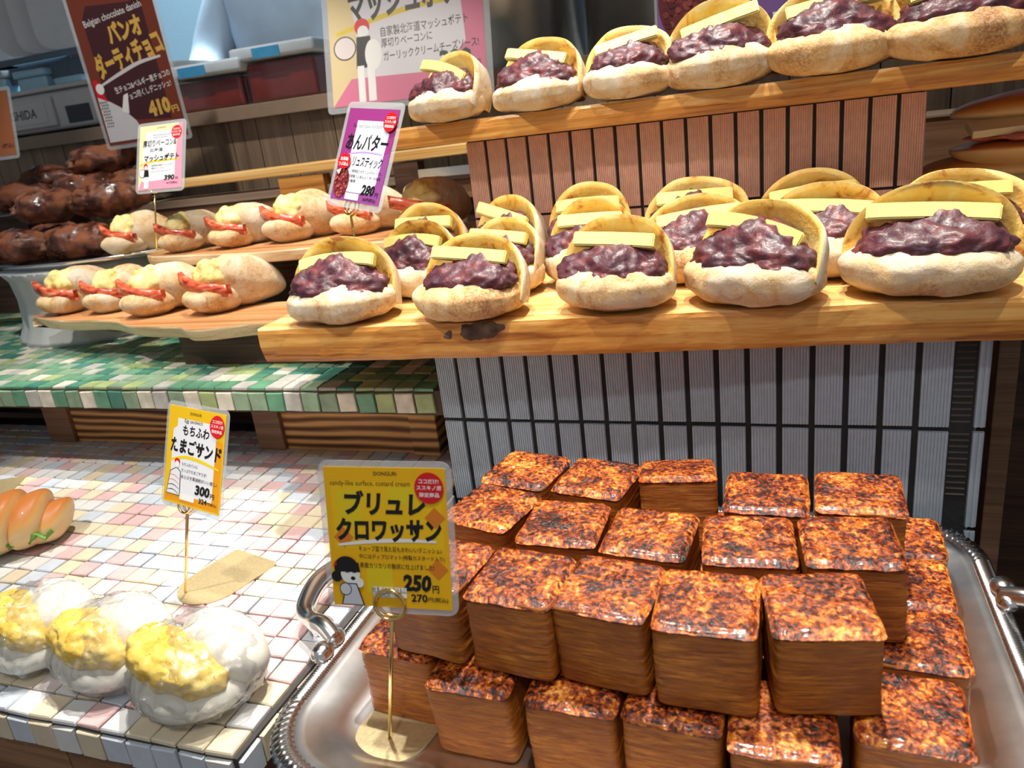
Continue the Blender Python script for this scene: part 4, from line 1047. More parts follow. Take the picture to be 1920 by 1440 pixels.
# ---- yellow card on the mosaic table
t, S_, ms = sign('egg_bun_sign', 'yellow and white price card of 300 yen standing over the mosaic table', (3.38, 7.19, 5.675), (.9781, -.2045, -.0382), (.1063, .3333, .9368), 3.45, 3.98, (.74, .46, .01), (.15, .17))
OR2 = (.72, .30, .01)
S_.rect(OR2, .86, .02, .98, .72); S_.rect(OR2, .02, .02, .98, .10)
WH2 = (.72, .74, .80)
S_.poly(WH2, [(.10, .10), (.86, .10), (.86, .84), (.74, .88), (.17, .88), (.17, .80), (.10, .76)])
S_.text(BLACK, 'DONGURI', .38, .93, .58, .96, .012); S_.text(BLACK, 'Egg sandwich', .29, .835, .61, .885, .008, 0, .1)
S_.text(BLACK, 'もちふわ', .27, .715, .74, .82, .03, 0, .1); S_.text(BLACK, 'たまごサンド', .07, .52, .97, .68, .045, -.02, .08)
S_.stroke((.80, .58, 0), [(.10, .445), (.35, .495), (.62, .485), (.94, .44)], .016)
S_.text(BLACK, 'もちふわパンに', .30, .405, .58, .44, .004); S_.text(BLACK, 'たっぷりたまごサラダ!', .30, .34, .74, .378, .004); S_.text(BLACK, 'あらびき黒胡椒がいい感じ♪', .30, .272, .93, .312, .004)
S_.text(BLACK, '300', .56, .14, .82, .245, .05, 0, .1); S_.text(BLACK, '円', .83, .14, .90, .19, .02); S_.text(BLACK, '324', .64, .065, .78, .118, .03); S_.text(BLACK, '円(税込)', .79, .065, .95, .10, .01)
S_.rect(WHITE, .30, .055, .56, .12)
S_.disc(RED, .215, .435, .05, .035); S_.disc(WHITE, .215, .405, .04, .036); S_.poly(BLACK, [(.05, .09), (.30, .09), (.29, .34), (.21, .375), (.10, .33)]); S_.poly(WH2, [(.06, .095), (.29, .095), (.28, .335), (.21, .367), (.11, .325)])
for k in range(4): S_.stroke((.62, .20, .20) if k < 2 else BLACK, [(.07, .28 - .05 * k), (.17, .29 - .05 * k), (.28, .255 - .05 * k)], .004)
red_spot(S_, .865, .865, .125, .9); S_.build(t)
bs = onz(348, 1113, 0); bs[2] = 0.0
gold_stand('gold_sign_stand', 'gold wire card stand on the mosaic table, holding the 300 yen card', bs, ony(351, 965, 6.75), tongue((bs[0] + .75, bs[1] + .75), (bs[0] + .35 + .95, bs[1] + 2.85), 2.75), ms, .33, ony(350, 945, 6.8))

# ---- pink card over the bacon rolls
D3 = np.array([-16.40, 30.96, 16.23]); D3 = CAM + (D3 - CAM) * .868
t, S_, ms = sign('bacon_roll_sign', 'pink and cream price card of 390 yen above the bacon rolls', D3, (.9999, .0024, -.0109), (.0092, .3805, .9247), 3.65, 4.25, (.78, .70, .40), (.22, .20))
PK = (.78, .30, .42); WH3 = (.74, .77, .82)
S_.poly(PK, [(.80, 0), (1, 0), (1, 1), (.90, 1)]); S_.poly(PK, [(0, 0), (1, 0), (1, .16), (.3, .13), (.10, .2)]); S_.poly(WH3, [(.09, .13), (.84, .15), (.84, .90), (.15, .90), (.15, .7), (.09, .7)])
S_.text(BLACK, 'DONGURI', .40, .945, .60, .965, .01); S_.text(BLACK, 'Thick-sliced bacon and', .30, .83, .72, .86, 0); S_.text(BLACK, 'mashed potato', .30, .79, .68, .82, 0)
S_.text(BLACK, '厚切りベーコン&', .08, .66, .86, .77, .02, 0, .1); S_.text(BLACK, '北海道', .24, .585, .55, .64, .015)
S_.stroke((.80, .58, 0), [(.02, .39), (.3, .435), (.6, .44), (.93, .44)], .016); S_.text(BLACK, 'マッシュポテト', .12, .43, .93, .545, .035, 0, .1)
S_.text(BLACK, '自家製北海道マッシュポテト', .30, .355, .82, .385, .0); S_.text(BLACK, '厚切りベーコンに', .30, .31, .60, .34, 0); S_.text(BLACK, 'ガーリッククリームチーズソース!', .30, .262, .74, .292, 0)
S_.text(BLACK, '390', .60, .125, .84, .21, .05, 0, .1); S_.text(BLACK, '円', .86, .125, .92, .165, .01); S_.text(BLACK, '421円(税込)', .66, .06, .92, .10, .01)
S_.disc(RED, .165, .36, .05, .05); S_.disc(WHITE, .17, .345, .034, .03); S_.disc(BLACK, .09, .26, .075, .065); S_.disc(WHITE, .09, .26, .068, .058); S_.poly(BLACK, [(.12, .19), (.25, .19), (.23, .31), (.14, .31)]); S_.rect(WHITE, .14, .02, .245, .20)
red_spot(S_, .86, .86, .12, .85); S_.build(t)
bs = onz(294, 472, ZR); bs[2] = ZR + .01
gold_stand('gold_sign_stand', 'gold wire card stand among the bacon rolls, holding the 390 yen card', bs, ony(290, 366, bs[1] + .25), tongue((bs[0], bs[1] + .1), (bs[0] + .5, bs[1] + 1.2), 1.5), ms, .34, ony(288, 351, bs[1] + .35))

# ---- purple card over the red bean buns
D4 = np.array([6.456, 18.016, 15.22]); D4 = CAM + (D4 - CAM) * .95
PU = (.28, .035, .20)
t, S_, ms = sign('bean_bun_sign', 'purple price card of 280 yen standing among the red bean buns', D4, (.9002, -.4212, -.1109), (.2645, .3264, .9075), 3.84, 4.46, PU, (.24, .28))
S_.poly((.26, .06, .26), [(0, 0), (1, 0), (1, .55), (0, .35)]); S_.poly((.70, .72, .80), [(.22, .93 - .06), (.80, .93 - .06), (.82, .80), (.90, .74), (.86, .22), (.78, .10), (.30, .10), (.22, .2)])
S_.text(BLACK, 'Red bean paste and butter', .16, .78, .77, .835, -.004)
S_.text(BLACK, 'あんバター', .08, .55, .93, .73, .03, 0, .1); S_.stroke((.40, .28, .60), [(.18, .505), (.5, .535), (.86, .525)], .010)
S_.text(BLACK, 'リュスティック', .30, .375, .90, .49, .02, 0, .15)
S_.text(BLACK, '一晩熟成させたリュスティックに', .29, .31, .93, .345, .004); S_.text(BLACK, '自家製つぶあんとバターの塩気', .29, .255, .93, .29, .004); S_.text(BLACK, 'が最高!', .29, .205, .46, .24, .004)
S_.text(BLACK, '280', .60, .085, .87, .20, .045, 0, .15); S_.text(BLACK, '円', .89, .08, .95, .13, .015); S_.text(BLACK, '302円(税込)', .67, .02, .93, .065, .015)
S_.rect(WHITE, .30, .02, .58, .09)
S_.disc((.22, .03, .035), .16, .19, .155, .17); rr = random.Random(3)
for k in range(70):
    a = rr.uniform(0, 2 * PI); q = math.sqrt(rr.random()) * .92; S_.disc(rr.choice([(.34, .06, .06), (.42, .10, .09), (.16, .02, .025)]), .16 + .15 * q * math.cos(a), .19 + .165 * q * math.sin(a), .018, .014, 8, key='bean_print')
S_.poly((.74, .68, .40), [(.03, .31), (.13, .34), (.10, .27)])
S_.disc(RED, .15, .42, .135, .085); S_.text(WHITE, '自家製', .07, .425, .23, .465, .02); S_.text(WHITE, 'つぶあん', .045, .37, .255, .412, .02)
red_spot(S_, .89, .865, .125, .82); S_.build(t)
bs = np.array([5.55, 17.35, ZL + .01])
gold_stand('gold_sign_stand', 'gold wire card stand behind the first red bean bun, holding the 280 yen card', bs, ony(658, 405, 17.2), tongue((bs[0] - .0, bs[1] - .4), (bs[0] + .2, bs[1] + .3), .9), ms, .36, ony(660, 388, 17.25))

# ---- brown poster on the counter
BR = (.085, .02, .02); GD = (.66, .40, .08)
t, S_, ms = sign('chocolate_poster', 'tall dark brown poster of 410 yen in front of the counter scale', (-21.96, 36.08, 22.95), (.9779, .2084, .0191), (-.016, -.0162, .9997), 7.1, 11.5, (.17, .035, .018), (.28, .32), 'poster')
S_.poly((.055, .014, .020), [(.14, .16), (.86, .12), (.86, .86), (.20, .88), (.12, .80)])
S_.text(WHITE, 'Belgian chocolate danish', .12, .775, .86, .83, .0, .16)
S_.text(GD, 'パンオ', .36, .645, .80, .775, .05, .14, .0); S_.text(GD, 'ダーティチョコ', .10, .475, .98, .635, .05, .22, 0)
S_.stroke((.62, .60, .62), [(.12, .39), (.40, .45), (.65, .495), (.92, .515)], .012)
S_.text(WHITE, '生チョコ&ベルギー産チョコの', .26, .355, .98, .40, .008, .15); S_.text(WHITE, 'チョコ尽くしデニッシュ!', .36, .295, .96, .34, .008, .15)
S_.text(GD, '410', .60, .15, .88, .255, .06, .12, .1); S_.text(GD, '円', .885, .155, .97, .20, .03, .12)
S_.poly((.62, .62, .66), [(.02, .02), (.50, .02), (.42, .14), (.28, .235), (.12, .30), (.03, .33)]); S_.poly(RED, [(.03, .32), (.16, .28), (.22, .235), (.12, .31), (.08, .43), (.02, .43)]); S_.disc(WHITE, .09, .37, .05, .035); S_.poly(WHITE, [(.28, .21), (.35, .31), (.41, .32), (.36, .19)])
for k in range(9):
    for j in range(4): S_.rect(BLACK, .04 + .024 * j + (k % 2) * .012, .12 + .02 * k, .052 + .024 * j + (k % 2) * .012, .13 + .02 * k, 'check_print')
S_.disc(RED, .80, .94, .13, .075); S_.build(t)
# ---- mash poster
t, S_, ms = sign('mash_poster', 'pink and cream poster of bacon mashed potato bread behind the upper buns', (.12, 37.45, 21.7), (.985, .17, -.0059), (-.06, .30, .9500), 11.5, 8.8, (.66, .53, .28), (.42, .42), 'poster')
PK2 = (.62, .16, .28)
S_.poly(PK2, [(.76, .0), (1, 0), (1, 1), (.80, 1)]); S_.poly(PK2, [(0, 0), (1, 0), (1, .22), (.13, .22)]); S_.poly((.66, .64, .70), [(.20, .22), (.72, .20), (.80, .30), (.88, .42), (.85, 1), (.14, 1), (.18, .6)])
S_.stroke((.68, .50, .0), [(.05, .60), (.35, .70), (.65, .76), (.97, .78)], .024); S_.text(BLACK, 'マッシュポテト', .14, .70, .97, .98, .04, .06, .1)
S_.text(BLACK, '自家製北海道マッシュポテト', .34, .545, .90, .63, .008, .03); S_.text(BLACK, '厚切りベーコンに', .34, .45, .67, .525, .008, .03); S_.text(BLACK, 'ガーリッククリームチーズソース!', .35, .345, .96, .425, .008, .03)
S_.text(BLACK, '390', .70, .20, .91, .36, .05, 0, .1); S_.text(BLACK, '円', .925, .19, .965, .25, .01)
S_.disc(RED, .22, .64, .05, .07); S_.disc(WHITE, .225, .60, .036, .05); S_.disc(BLACK, .10, .48, .075, .10); S_.disc((.70, .62, .62), .10, .48, .068, .09); S_.poly(BLACK, [(.17, .30), (.29, .30), (.27, .56), (.18, .56)]); S_.disc(WHITE, .285, .40, .055, .13); S_.rect(WHITE, .175, .02, .22, .32); S_.rect(WHITE, .24, .02, .29, .32)
S_.build(t)
# ---- purple poster further along the counter
pc = ony(1365, 5, 38)
t, S_, ms = sign('bean_poster', 'purple poster picturing red beans, behind the upper row of buns', (pc[0], 38, pc[2] + .9), (.97, .10, 0), (0, .2, .98), 8.4, 6.4, (.20, .10, .33), (.15, .15), 'poster')
S_.rect((.15, .07, .27), .0, .0, 1, .2); S_.disc((.12, .018, .02), .24, .42, .23, .42)
for k in range(90):
    a = rr.uniform(0, 2 * PI); q = math.sqrt(rr.random()) * .92; S_.disc(rr.choice([(.20, .03, .03), (.26, .05, .045), (.09, .012, .016)]), .24 + .22 * q * math.cos(a), .42 + .40 * q * math.sin(a), .022, .03, 8, key='bean_print')
S_.text(BLACK, 'が最高!', .48, .50, .72, .60, .02); S_.rect(WHITE, .80, .14, .98, .2); S_.build(t)
# ---- corner of a brown card at the far end
pc = ony(-18, 235, 34)
t, S_, ms = sign('brown_card', 'small brown price card at the end of the counter beside the scale', pc, (.96, .12, .0), (-.05, .2, .97), 4.6, 5.4, (.40, .13, .05), (.28, .28), 'price sign')
S_.text(BLACK, '(税込)', .70, .10, .97, .19, .02); S_.build(t)

# ---- bare card stand further along the mosaic table
bs = np.array([-19.6, 12.2, 0.0])
gold_stand('gold_sign_stand', 'flat gold base plate of a card stand at the far end of the mosaic table', bs, (-19.6, 12.2, 4.2), tongue((-19.3, 12.4), (-16.4, 13.9), 2.6), ms, .33, (-19.6, 12.25, 4.5))
# ================================================================ KITCHEN BEHIND THE COUNTER
def kp(px, py, y): return ony(px, py, y)
# counter scale
p = kp(92, 205, 44.5)
KS = thing('counter_scale', 'grey and white counter scale with a maker plate on its front', 'scale', (p[0], 46, ZC))
bm = bmesh.new(); bbox(bm, -6.6, 6.6, -2.6, 5, .35, 3.6, .35, 3); ob('housing', from_bm('housing', bm, M['plastic_white'], True), KS)
ob('front_plate', boxm('front_plate', -6.2, 2.0, -2.95, -2.6, .7, 3.2, M['plastic_white'], .15, 3), KS)
ob('name_plate', boxm('name_plate', -5.6, 1.2, -3.0, -2.94, 1.1, 2.8, flat('plate_white', (.66, .66, .66))), KS)
v, f = text2d('ISHIDA', .015, .15); v = np.array(v); v = (v - v.min(0)) / (v.max(0) - v.min(0))
ob('lettering', mesh('lettering', [(-3.2 + q[0] * 3.2, -3.02, 1.55 + q[1] * .8) for q in v], [tuple(q) for q in f], ink((.12, .12, .13))), KS)
ob('weighing_pan', boxm('weighing_pan', -7.2, 7.4, -3.0, 5.6, 3.62, 4.0, M['plastic_white'], .15, 3), KS)
for xx in (-5.5, 5.5): ob('foot', boxm('foot', xx - .8, xx + .8, -1.8, -.2, 0, .36, M['plastic_dark'], .05), KS)
ob('display_window', boxm('display_window', 3.2, 6.0, -2.68, -2.58, .75, 2.2, M['plastic_dark'], .05), KS)

# rack of white chopping boards
p = kp(70, 45, 52)
RK = thing('board_rack', 'dark grey drying rack holding white chopping boards above the scale', 'rack', (p[0], 53, ZC + 8.0))
bm = bmesh.new()
for (a, b, c, d, e_, g) in ((-8, 8, -2.2, -1.8, -.6, .0), (-8, 8, 1.8, 2.2, -.6, 0), (-8, -7.5, -2, 2, -.6, 0), (7.5, 8, -2, 2, -.6, 8.5), (-8, -7.5, -2, 2, -.6, 8.5), (-8, 8, -.4, .4, -2.2, -.6)): bbox(bm, a, b, c, d, e_, g, .1)
ob('frame', from_bm('frame', bm, M['kitchen_grey']), RK)
for xx in (-7, 7): ob('leg', boxm('leg', xx - .3, xx + .3, -.3, .3, -8.0, -.55, M['kitchen_grey']), RK)
for i, (xx, tl) in enumerate(((-6.0, .3), (-2.2, .12), (.4, .10), (3.0, .08))):
    o = tag(ob('chopping_board', rplate('chopping_board', 6.5, 9.5, 1.4, -.25, .25, M['plastic_white']), None, (p[0] + xx, 53, ZC + 13.0), (PI / 2, 0, PI / 2 - .9)), 'white plastic chopping board standing in the drying rack, %s in line' % ORD[i], 'chopping board', 'chopping boards in the rack')
KN = tag(ob('knife_block', boxm('knife_block', -1, 1, -1, 1, 0, 6, M['plastic_dark'], .2), None, (p[0] - 9.8, 53, ZC)), 'black knife block beside the drying rack', 'knife block')

# pale blue bins under the rack
for i, (px, y, w_, h_) in enumerate(((2, 53.8, 4.0, 6.6), (80, 53.8, 4.0, 6.2), (152, 53.8, 3.4, 5.0))):
    q = kp(px, 120, y); B_ = thing('storage_bin', 'pale blue plastic storage bin on the counter behind the scale, %s in line' % ORD[i], 'bin', (q[0], y, ZC), (0, 0, .0), 'pale blue bins')
    ob('body', boxm('body', -w_ / 2, w_ / 2, -2, 2, 0, h_, M['plastic_blue'], .3, 3, True), B_); ob('lid', boxm('lid', -w_ / 2 - .2, w_ / 2 + .2, -2.2, 2.2, h_, h_ + .7, M['plastic_blue'] if i else M['plastic_white'], .2, 2, True), B_)
q = kp(128, 110, 48.5); tag(ob('blue_scraper', boxm('blue_scraper', -.35, .35, -.12, .12, 0, 4.6, M['blue'], .08), None, (q[0], 48.3, ZC)), 'thin bright blue scraper standing behind the scale', 'scraper')
# pink cloth hanging
v = []; f = []
for i in range(13):
    for j in range(13): v.append((i * .5 - 3, .35 * math.sin(i * 1.1 + j * .2), -j * .95 + .3 * math.sin(i * .5)))
for i in range(12):
    for j in range(12): f.append((i * 13 + j, (i + 1) * 13 + j, (i + 1) * 13 + j + 1, i * 13 + j + 1))
q = kp(136, 5, 55); CL = thing('hanging_cloth', 'pink cloth hanging from a rail behind the brown poster', 'cloth', (q[0], 55, ZC + 14.2))
cl = ob('cloth', mesh('cloth', v, f, M['pink_cloth'], True), CL); so = cl.modifiers.new('thickness', 'SOLIDIFY'); so.thickness = .1 * U
v, f = tube([(-5, 0, .4), (5, 0, .4)], .18, 8); ob('rail', mesh('rail', v, f, M['steel'], True), CL)
v, f = tube([(4.9, .2, .4), (4.9, .2, -14.2)], .2, 8); ob('post', mesh('post', v, f, M['steel'], True), CL)

# grey machine
q = kp(345, 70, 66)
MC = thing('dough_machine', 'dark blue grey kitchen machine behind the brown poster', 'machine', (q[0] - 3, 86, ZC - 18))
ob('body', boxm('body', -5.5, 5.2, -5, 5, -14, 30, M['kitchen_grey'], .4), MC); ob('control_box', boxm('control_box', -3.6, .2, -6.2, -5, 16, 29.5, plain('control_grey', (.20, .25, .30), .4), .3), MC); ob('switch', boxm('switch', -2.4, -.6, -6.5, -6.2, 23.4, 25.4, M['plastic_dark'], .1), MC)
ob('hose', mesh('hose', *tube(spline([(-3, -6.4, 19), (0, -6.6, 16.5), (2.4, -6.4, 14.5)], 5), .3, 8), M['plastic_dark'], True), MC); ob('base', boxm('base', -6, 6, -5.5, 5.5, -14.05, -13, M['plastic_dark']), MC)
q = kp(415, 40, 70)
FR = thing('steel_cabinet', 'tall pale steel cabinet beside the grey machine', 'cabinet', (q[0] - 8, 104, -20))
ob('body', boxm('body', -5.5, 9, -3, 4, 0, 92, plain('pale_steel', (.46, .58, .62), .3, .3), .3), FR); ob('door', boxm('door', -5.1, 8.6, -3.4, -3, 44, 91, plain('pale_steel_door', (.50, .64, .68), .3, .3), .2), FR); ob('handle', boxm('handle', -4.6, -4.0, -3.9, -3.4, 58, 74, M['plastic_dark'], .1), FR)
for i, (px, y, h_, c) in enumerate(((490 - 20, 52, 4.2, 'plastic_dark'),)):
    q = kp(418, 140, y); J = thing('steel_jug', 'small steel jug with a dark lid on the counter', 'jug', (q[0], y, ZC)); ob('body', lathe([(1.5, 0), (1.55, .2), (1.5, 3.2), (1.3, 3.6)], 20, M['steel'], 'body'), J); ob('lid', lathe([(1.35, 3.6), (1.3, 4.1), (.4, 4.3)], 20, M['plastic_dark'], 'lid'), J)
q = kp(322, 110, 47); MB_ = thing('mixing_bowl', 'white plastic mixing bowl on the counter beside the brown poster', 'bowl', (q[0] - .5, 47, ZC)); ob('bowl', lathe([(2.0, 0), (2.2, .2), (3.6, 3.8), (3.8, 4.4), (3.6, 4.4), (3.3, 3.8), (1.9, .5)], 28, M['plastic_white'], 'bowl'), MB_)

# tubs of red sauce
def tub(px, y, w_, d_, h_, lbl, fill):
    q = kp(px, 180, y); t = thing('sauce_tub', lbl, 'tub', (q[0], y, ZC), (0, 0, .04), 'tubs of red sauce')
    ob('sauce', boxm('sauce', -w_ / 2 + .2, w_ / 2 - .2, -d_ / 2 + .2, d_ / 2 - .2, .1, h_ * fill, M['sauce'], .3, 3, True), t)
    bm = bmesh.new(); bbox(bm, -w_ / 2, w_ / 2, -d_ / 2, d_ / 2, 0.02, h_ - .3, .3, 3); ob('walls', from_bm('walls', bm, M['clear_tub'], True), t)
    ob('lid', boxm('lid', -w_ / 2 - .5, w_ / 2 + .5, -d_ / 2 - .5, d_ / 2 + .5, h_ - .3, h_ + .7, plain('frosted_lid', (.55, .64, .72), .4, var=.06), .25, 2, True), t)
    ob('tape', boxm('tape', -w_ * .25, w_ * .12, -d_ / 2 - .56, -d_ / 2 - .5, h_ - .25, h_ + .5, M['blue'], .0), t, label='strip of blue tape')
tub(422, 44.6, 7.0, 5, 2.9, 'clear tub of red sauce with a frosted lid, nearer the brown poster', .80)
tub(562, 45.2, 6.6, 5, 3.5, 'clear tub of deep red sauce with a frosted lid, nearer the pink poster', .86)

# stock pot with riveted handles
q = kp(985, 60, 52)
PT = thing('stock_pot', 'stainless stock pot with riveted loop handles behind the upper board', 'pot', (q[0] - 1.2, 55, ZC))
ob('pan', lathe([(5.4, 0), (5.6, .3), (5.6, 13), (5.8, 13.2), (5.6, 13.3), (5.4, 13), (5.4, .6)], 40, M['steel'], 'pan'), PT)
for a in (-.85, 2.3):
    c, s = math.cos(a), math.sin(a); L = []
    for k, (o1, zz) in enumerate(((0, 6.2), (.2, 8.0), (1.0, 9.6), (2.6, 10.2))): L.append((o1, zz))
    parts = []
    for sd in (-1.2, 1.2):
        parts.append(tube(spline([((5.65 + o1) * c - sd * s, (5.65 + o1) * s + sd * c, zz) for o1, zz in L], 4), .36, 8))
    parts.append(tube([((8.25) * c + 1.2 * s, 8.25 * s - 1.2 * c, 10.2), (8.25 * c - 1.2 * s, 8.25 * s + 1.2 * c, 10.2)], .36, 8))
    hd = ob('handle', mesh('handle', *merge(parts), M['steel'], True), PT)
    vv, ff = ICO[3]
    for sd in (-1.2, 1.2):
        for zz in (6.6, 7.6): ob('rivet', mesh('rivet', [(p_[0] * .22, p_[1] * .22, p_[2] * .22) for p_ in vv], ff, M['steel'], True), hd, ((6.05) * c - sd * s, 6.05 * s + sd * c, zz))
q = kp(1185, 40, 50); BK = thing('steel_bucket', 'round steel bain-marie pot beside the purple poster', 'pot', (q[0], 53, ZC)); ob('pan', lathe([(4.0, 0), (4.2, .2), (4.2, 7.4), (4.5, 7.6), (4.5, 7.9), (4.2, 7.9), (4.0, 7.4), (4.0, .5)], 32, M['steel'], 'pan'), BK)
q = kp(1125, 40, 70); PL_ = thing('dark_pillar', 'black equipment pillar in the kitchen behind the pots', 'pillar', (q[0] + 3, 84, -20)); ob('body', boxm('body', -2, 2.4, -2, 2, 0, 90, M['plastic_dark'], .2), PL_); ob('panel', boxm('panel', -1.6, 2.0, -2.2, -2, 40, 80, M['kitchen_grey'], .1), PL_)
q = kp(1270, 20, 80); SH = thing('shelf_unit', 'dark blue grey shelf unit at the back of the kitchen', 'shelf', (q[0] + 20, 112, -20))
for k in range(5): ob('shelf_board', boxm('shelf_board', -26, 26, -4, 4, 30 + 12 * k, 30.8 + 12 * k, M['kitchen_grey'], .1), SH)
for xx in (-26, 0, 26): ob('upright', boxm('upright', xx - .6, xx + .6, -4, 4, 0, 84, M['kitchen_grey'], .1), SH)
ob('back_sheet', boxm('back_sheet', -26, 26, 4, 4.4, 0, 84, plain('dim_blue', (.09, .13, .18), .5), .1), SH)
for i, (px, c) in enumerate(((1085, 'blue'), (1100, 'plastic_blue'), (1092, 'plastic_white'))):
    q = kp(px, 75 - i * 30, 92); B_ = thing('teal_carton', 'blue and white carton stacked in the kitchen behind the stock pot, %s from the bottom' % ORD[i], 'carton', (q[0], 93, 14 + i * 4.02), (0, 0, .2), 'stacked cartons'); ob('box', boxm('box', -2, 2, -2, 2, 0, 4, M[c], .15), B_); ob('label_strip', boxm('label_strip', -1.8, 1.8, -2.06, -2, 1.2, 2.6, M['plastic_white']), B_)
ob_ = tag(ob('work_table', boxm('work_table', -28, 70, 89, 100, 13, 14, M['steel'], .1), None), 'steel work table running along the kitchen behind the staff', 'table')
lg = ob('leg', boxm('leg', -26, -24.5, 90, 91.5, -20, 13, M['steel']), ob_); ob('leg', boxm('leg', 66, 67.5, 90, 91.5, -20, 13, M['steel']), ob_); ob('leg', boxm('leg', 8, 9.5, 97, 98.5, -20, 13, M['steel']), ob_)

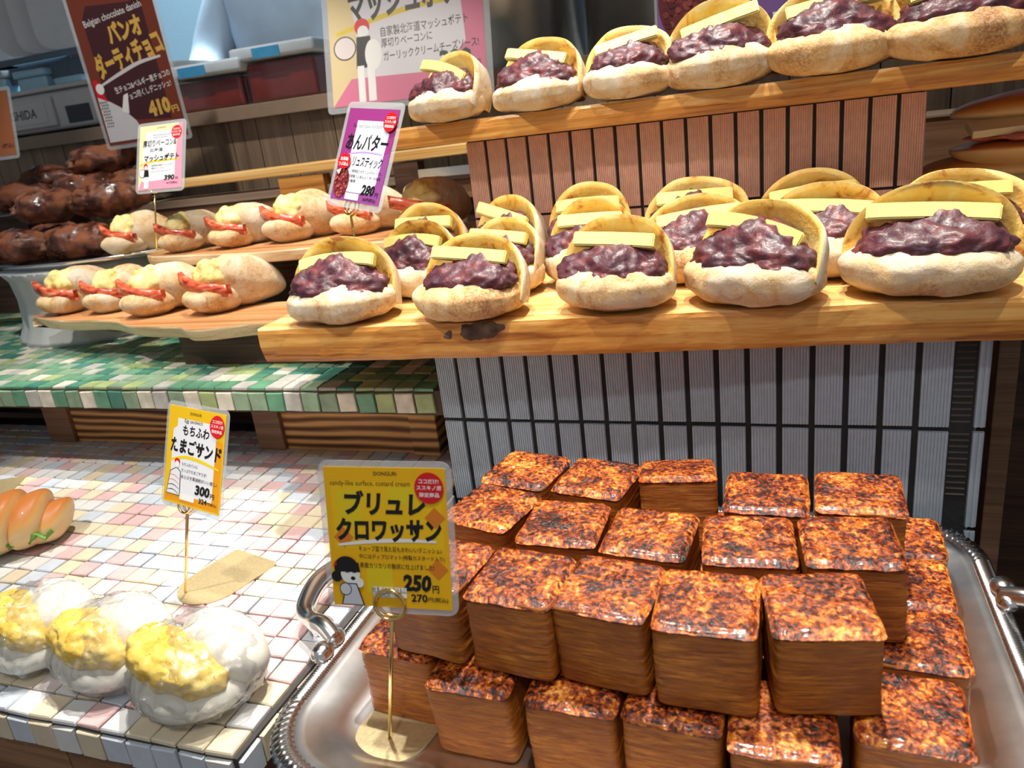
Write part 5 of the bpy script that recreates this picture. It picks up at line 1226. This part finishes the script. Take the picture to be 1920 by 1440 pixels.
# ---------------------------------------------------------------- staff
def person(name, base, face, label, top_mat, arm, long=True):
    """continuous skinned body; clothing as a child shell"""
    H = 66.0; k = H / 1.70                                          # tile units per metre of a 1.65 m adult
    J = {'pel': (0, 0, .95), 'sp': (0, 0, 1.12), 'ch': (0, -.01, 1.32), 'nk': (0, 0, 1.47), 'hd': (0, -.02, 1.58), 'tp': (0, -.02, 1.68),
         'lh': (-.10, 0, .90), 'lk': (-.11, -.01, .50), 'la': (-.11, .02, .09), 'lt': (-.12, -.16, .03), 'rh': (.10, 0, .90), 'rk': (.11, -.01, .50), 'ra': (.11, .02, .09), 'rt': (.12, -.16, .03),
         'ls': (-.19, 0, 1.40), 'rs': (.19, 0, 1.40)}
    J.update(arm); FN = []
    for sd in 'lr':                                                  # five fingers on each hand
        f0, w0 = np.array(J[sd + 'f']), np.array(J[sd + 'w']); d = (f0 - w0) / np.linalg.norm(f0 - w0); sx = -1 if sd == 'l' else 1; side = np.cross(d, [0, 0, 1]); side = side / np.linalg.norm(side)
        for q_ in range(5):
            off = (q_ - 1.5) * .021 if q_ < 4 else -.05 * sx * sx; ln = (.070, .082, .078, .060, .055)[q_]; st = f0 if q_ < 4 else w0 + (f0 - w0) * .35
            a = st + side * off + d * (.02 if q_ < 4 else .03); b2 = a + d * ln * .55 + np.array([0, 0, -.012]); c2 = b2 + d * ln * .35 + np.array([0, 0, -.025])
            for nn, pp in zip('abc', (a, b2, c2)): J['%s%d%s' % (sd, q_, nn)] = tuple(pp)
            FN += [(sd + 'f' if q_ < 4 else sd + 'w', '%s%da' % (sd, q_)), ('%s%da' % (sd, q_), '%s%db' % (sd, q_)), ('%s%db' % (sd, q_), '%s%dc' % (sd, q_))]
    E_ = [('pel', 'sp'), ('sp', 'ch'), ('ch', 'nk'), ('nk', 'hd'), ('hd', 'tp'), ('pel', 'lh'), ('lh', 'lk'), ('lk', 'la'), ('la', 'lt'), ('pel', 'rh'), ('rh', 'rk'), ('rk', 'ra'), ('ra', 'rt'), ('ch', 'ls'), ('ls', 'le'), ('le', 'lw'), ('lw', 'lf'), ('ch', 'rs'), ('rs', 're'), ('re', 'rw'), ('rw', 'rf')] + FN
    RR = dict(pel=.15, sp=.14, ch=.155, nk=.055, hd=.085, tp=.07, lh=.09, lk=.06, la=.045, lt=.035, rh=.09, rk=.06, ra=.045, rt=.035, ls=.07, rs=.07, le=.046, re=.046, lw=.032, rw=.032, lf=.028, rf=.028)
    for a_, b_ in FN: RR[b_] = .0095
    def skin(keys, sc, mats, nm, ext=None):
        keys = list(keys); me = bpy.data.meshes.new(nm); me.from_pydata([Vector(J[q_]) * k * U for q_ in keys], [(keys.index(a), keys.index(b)) for a, b in E_ if a in keys and b in keys], [])
        o = bpy.data.objects.new(nm, me); COL.objects.link(o); md_ = o.modifiers.new('s', 'SKIN'); o.modifiers.new('d', 'SUBSURF').levels = 2
        for i_, q_ in enumerate(keys):
            sv = me.skin_vertices[0].data[i_]; r_ = RR[q_] * sc * k * U; sv.radius = (r_ * (1.15 if q_ in ('pel', 'sp', 'ch') else 1), r_ * (.8 if q_ in ('pel', 'sp', 'ch') else 1)); sv.use_root = q_ == keys[0]
        dg = bpy.context.evaluated_depsgraph_get(); dg.update(); res = bpy.data.meshes.new_from_object(o.evaluated_get(dg)); bpy.data.objects.remove(o)
        res.materials.clear(); res.materials.append(mats); res.polygons.foreach_set('use_smooth', [True] * len(res.polygons)); return res
    t = thing(name, label, 'person', base, (0, 0, face))
    ob('body', skin(J.keys(), 1.0, M['skin'], 'body'), t)
    ob('coat', skin(['pel', 'sp', 'ch', 'lh', 'rh', 'ls', 'le', 'rs', 're'] + (['lw', 'rw'] if long else []), 1.28, top_mat, 'coat'), t)
    hd = Vector(J['hd']) * k
    ob('cap', blob('cap', 3, lambda p_: (hd.x + .115 * k * p_[0], hd.y + .01 * k + .125 * k * p_[1], hd.z + .05 * k + .10 * k * max(p_[2], -.2)), M['coat']), t)
    ob('hair', blob('hair', 3, lambda p_: (hd.x + .10 * k * p_[0], hd.y + .035 * k + .085 * k * p_[1], hd.z + .0 * k + .095 * k * p_[2]), M['hair']), t)
    ob('face', blob('face', 3, lambda p_: (hd.x + .078 * k * p_[0], hd.y - .035 * k + .075 * k * p_[1] - (.022 * k if (p_[1] < -.9 and abs(p_[0]) < .2) else 0), hd.z - .01 * k + .105 * k * p_[2]), M['skin']), t)
    for sx in (-1, 1): ob('eye', blob('eye', 3, lambda p_: (hd.x + sx * .032 * k + .011 * k * p_[0], hd.y - .104 * k + .006 * k * p_[1], hd.z + .008 * k + .006 * k * p_[2]), M['hair']), t)
    ob('mouth', blob('mouth', 3, lambda p_: (hd.x + .022 * k * p_[0], hd.y - .098 * k + .006 * k * p_[1], hd.z - .058 * k + .005 * k * p_[2]), plain('lip', (.40, .12, .10), .5)), t)
    return t
q = kp(545, 60, 72)
person('person', (q[0], 74, -20), .15, 'person in a white coat and rolled sleeves working behind the counter, arm reaching down', M['coat'],
       dict(le=(-.27, -.10, 1.18), lw=(-.20, -.30, 1.12), lf=(-.18, -.37, 1.08), re=(.28, .02, 1.16), rw=(.22, -.18, 1.05), rf=(.19, -.26, 1.02)))
q = kp(1072, 40, 74)
person('person', (q[0], 76, -20), -.3, 'person in a pale blue apron standing behind the stock pot', M['apron'],
       dict(le=(-.27, -.05, 1.16), lw=(-.18, -.24, 1.08), lf=(-.16, -.31, 1.06), re=(.28, -.02, 1.16), rw=(.2, -.22, 1.06), rf=(.18, -.29, 1.04)))
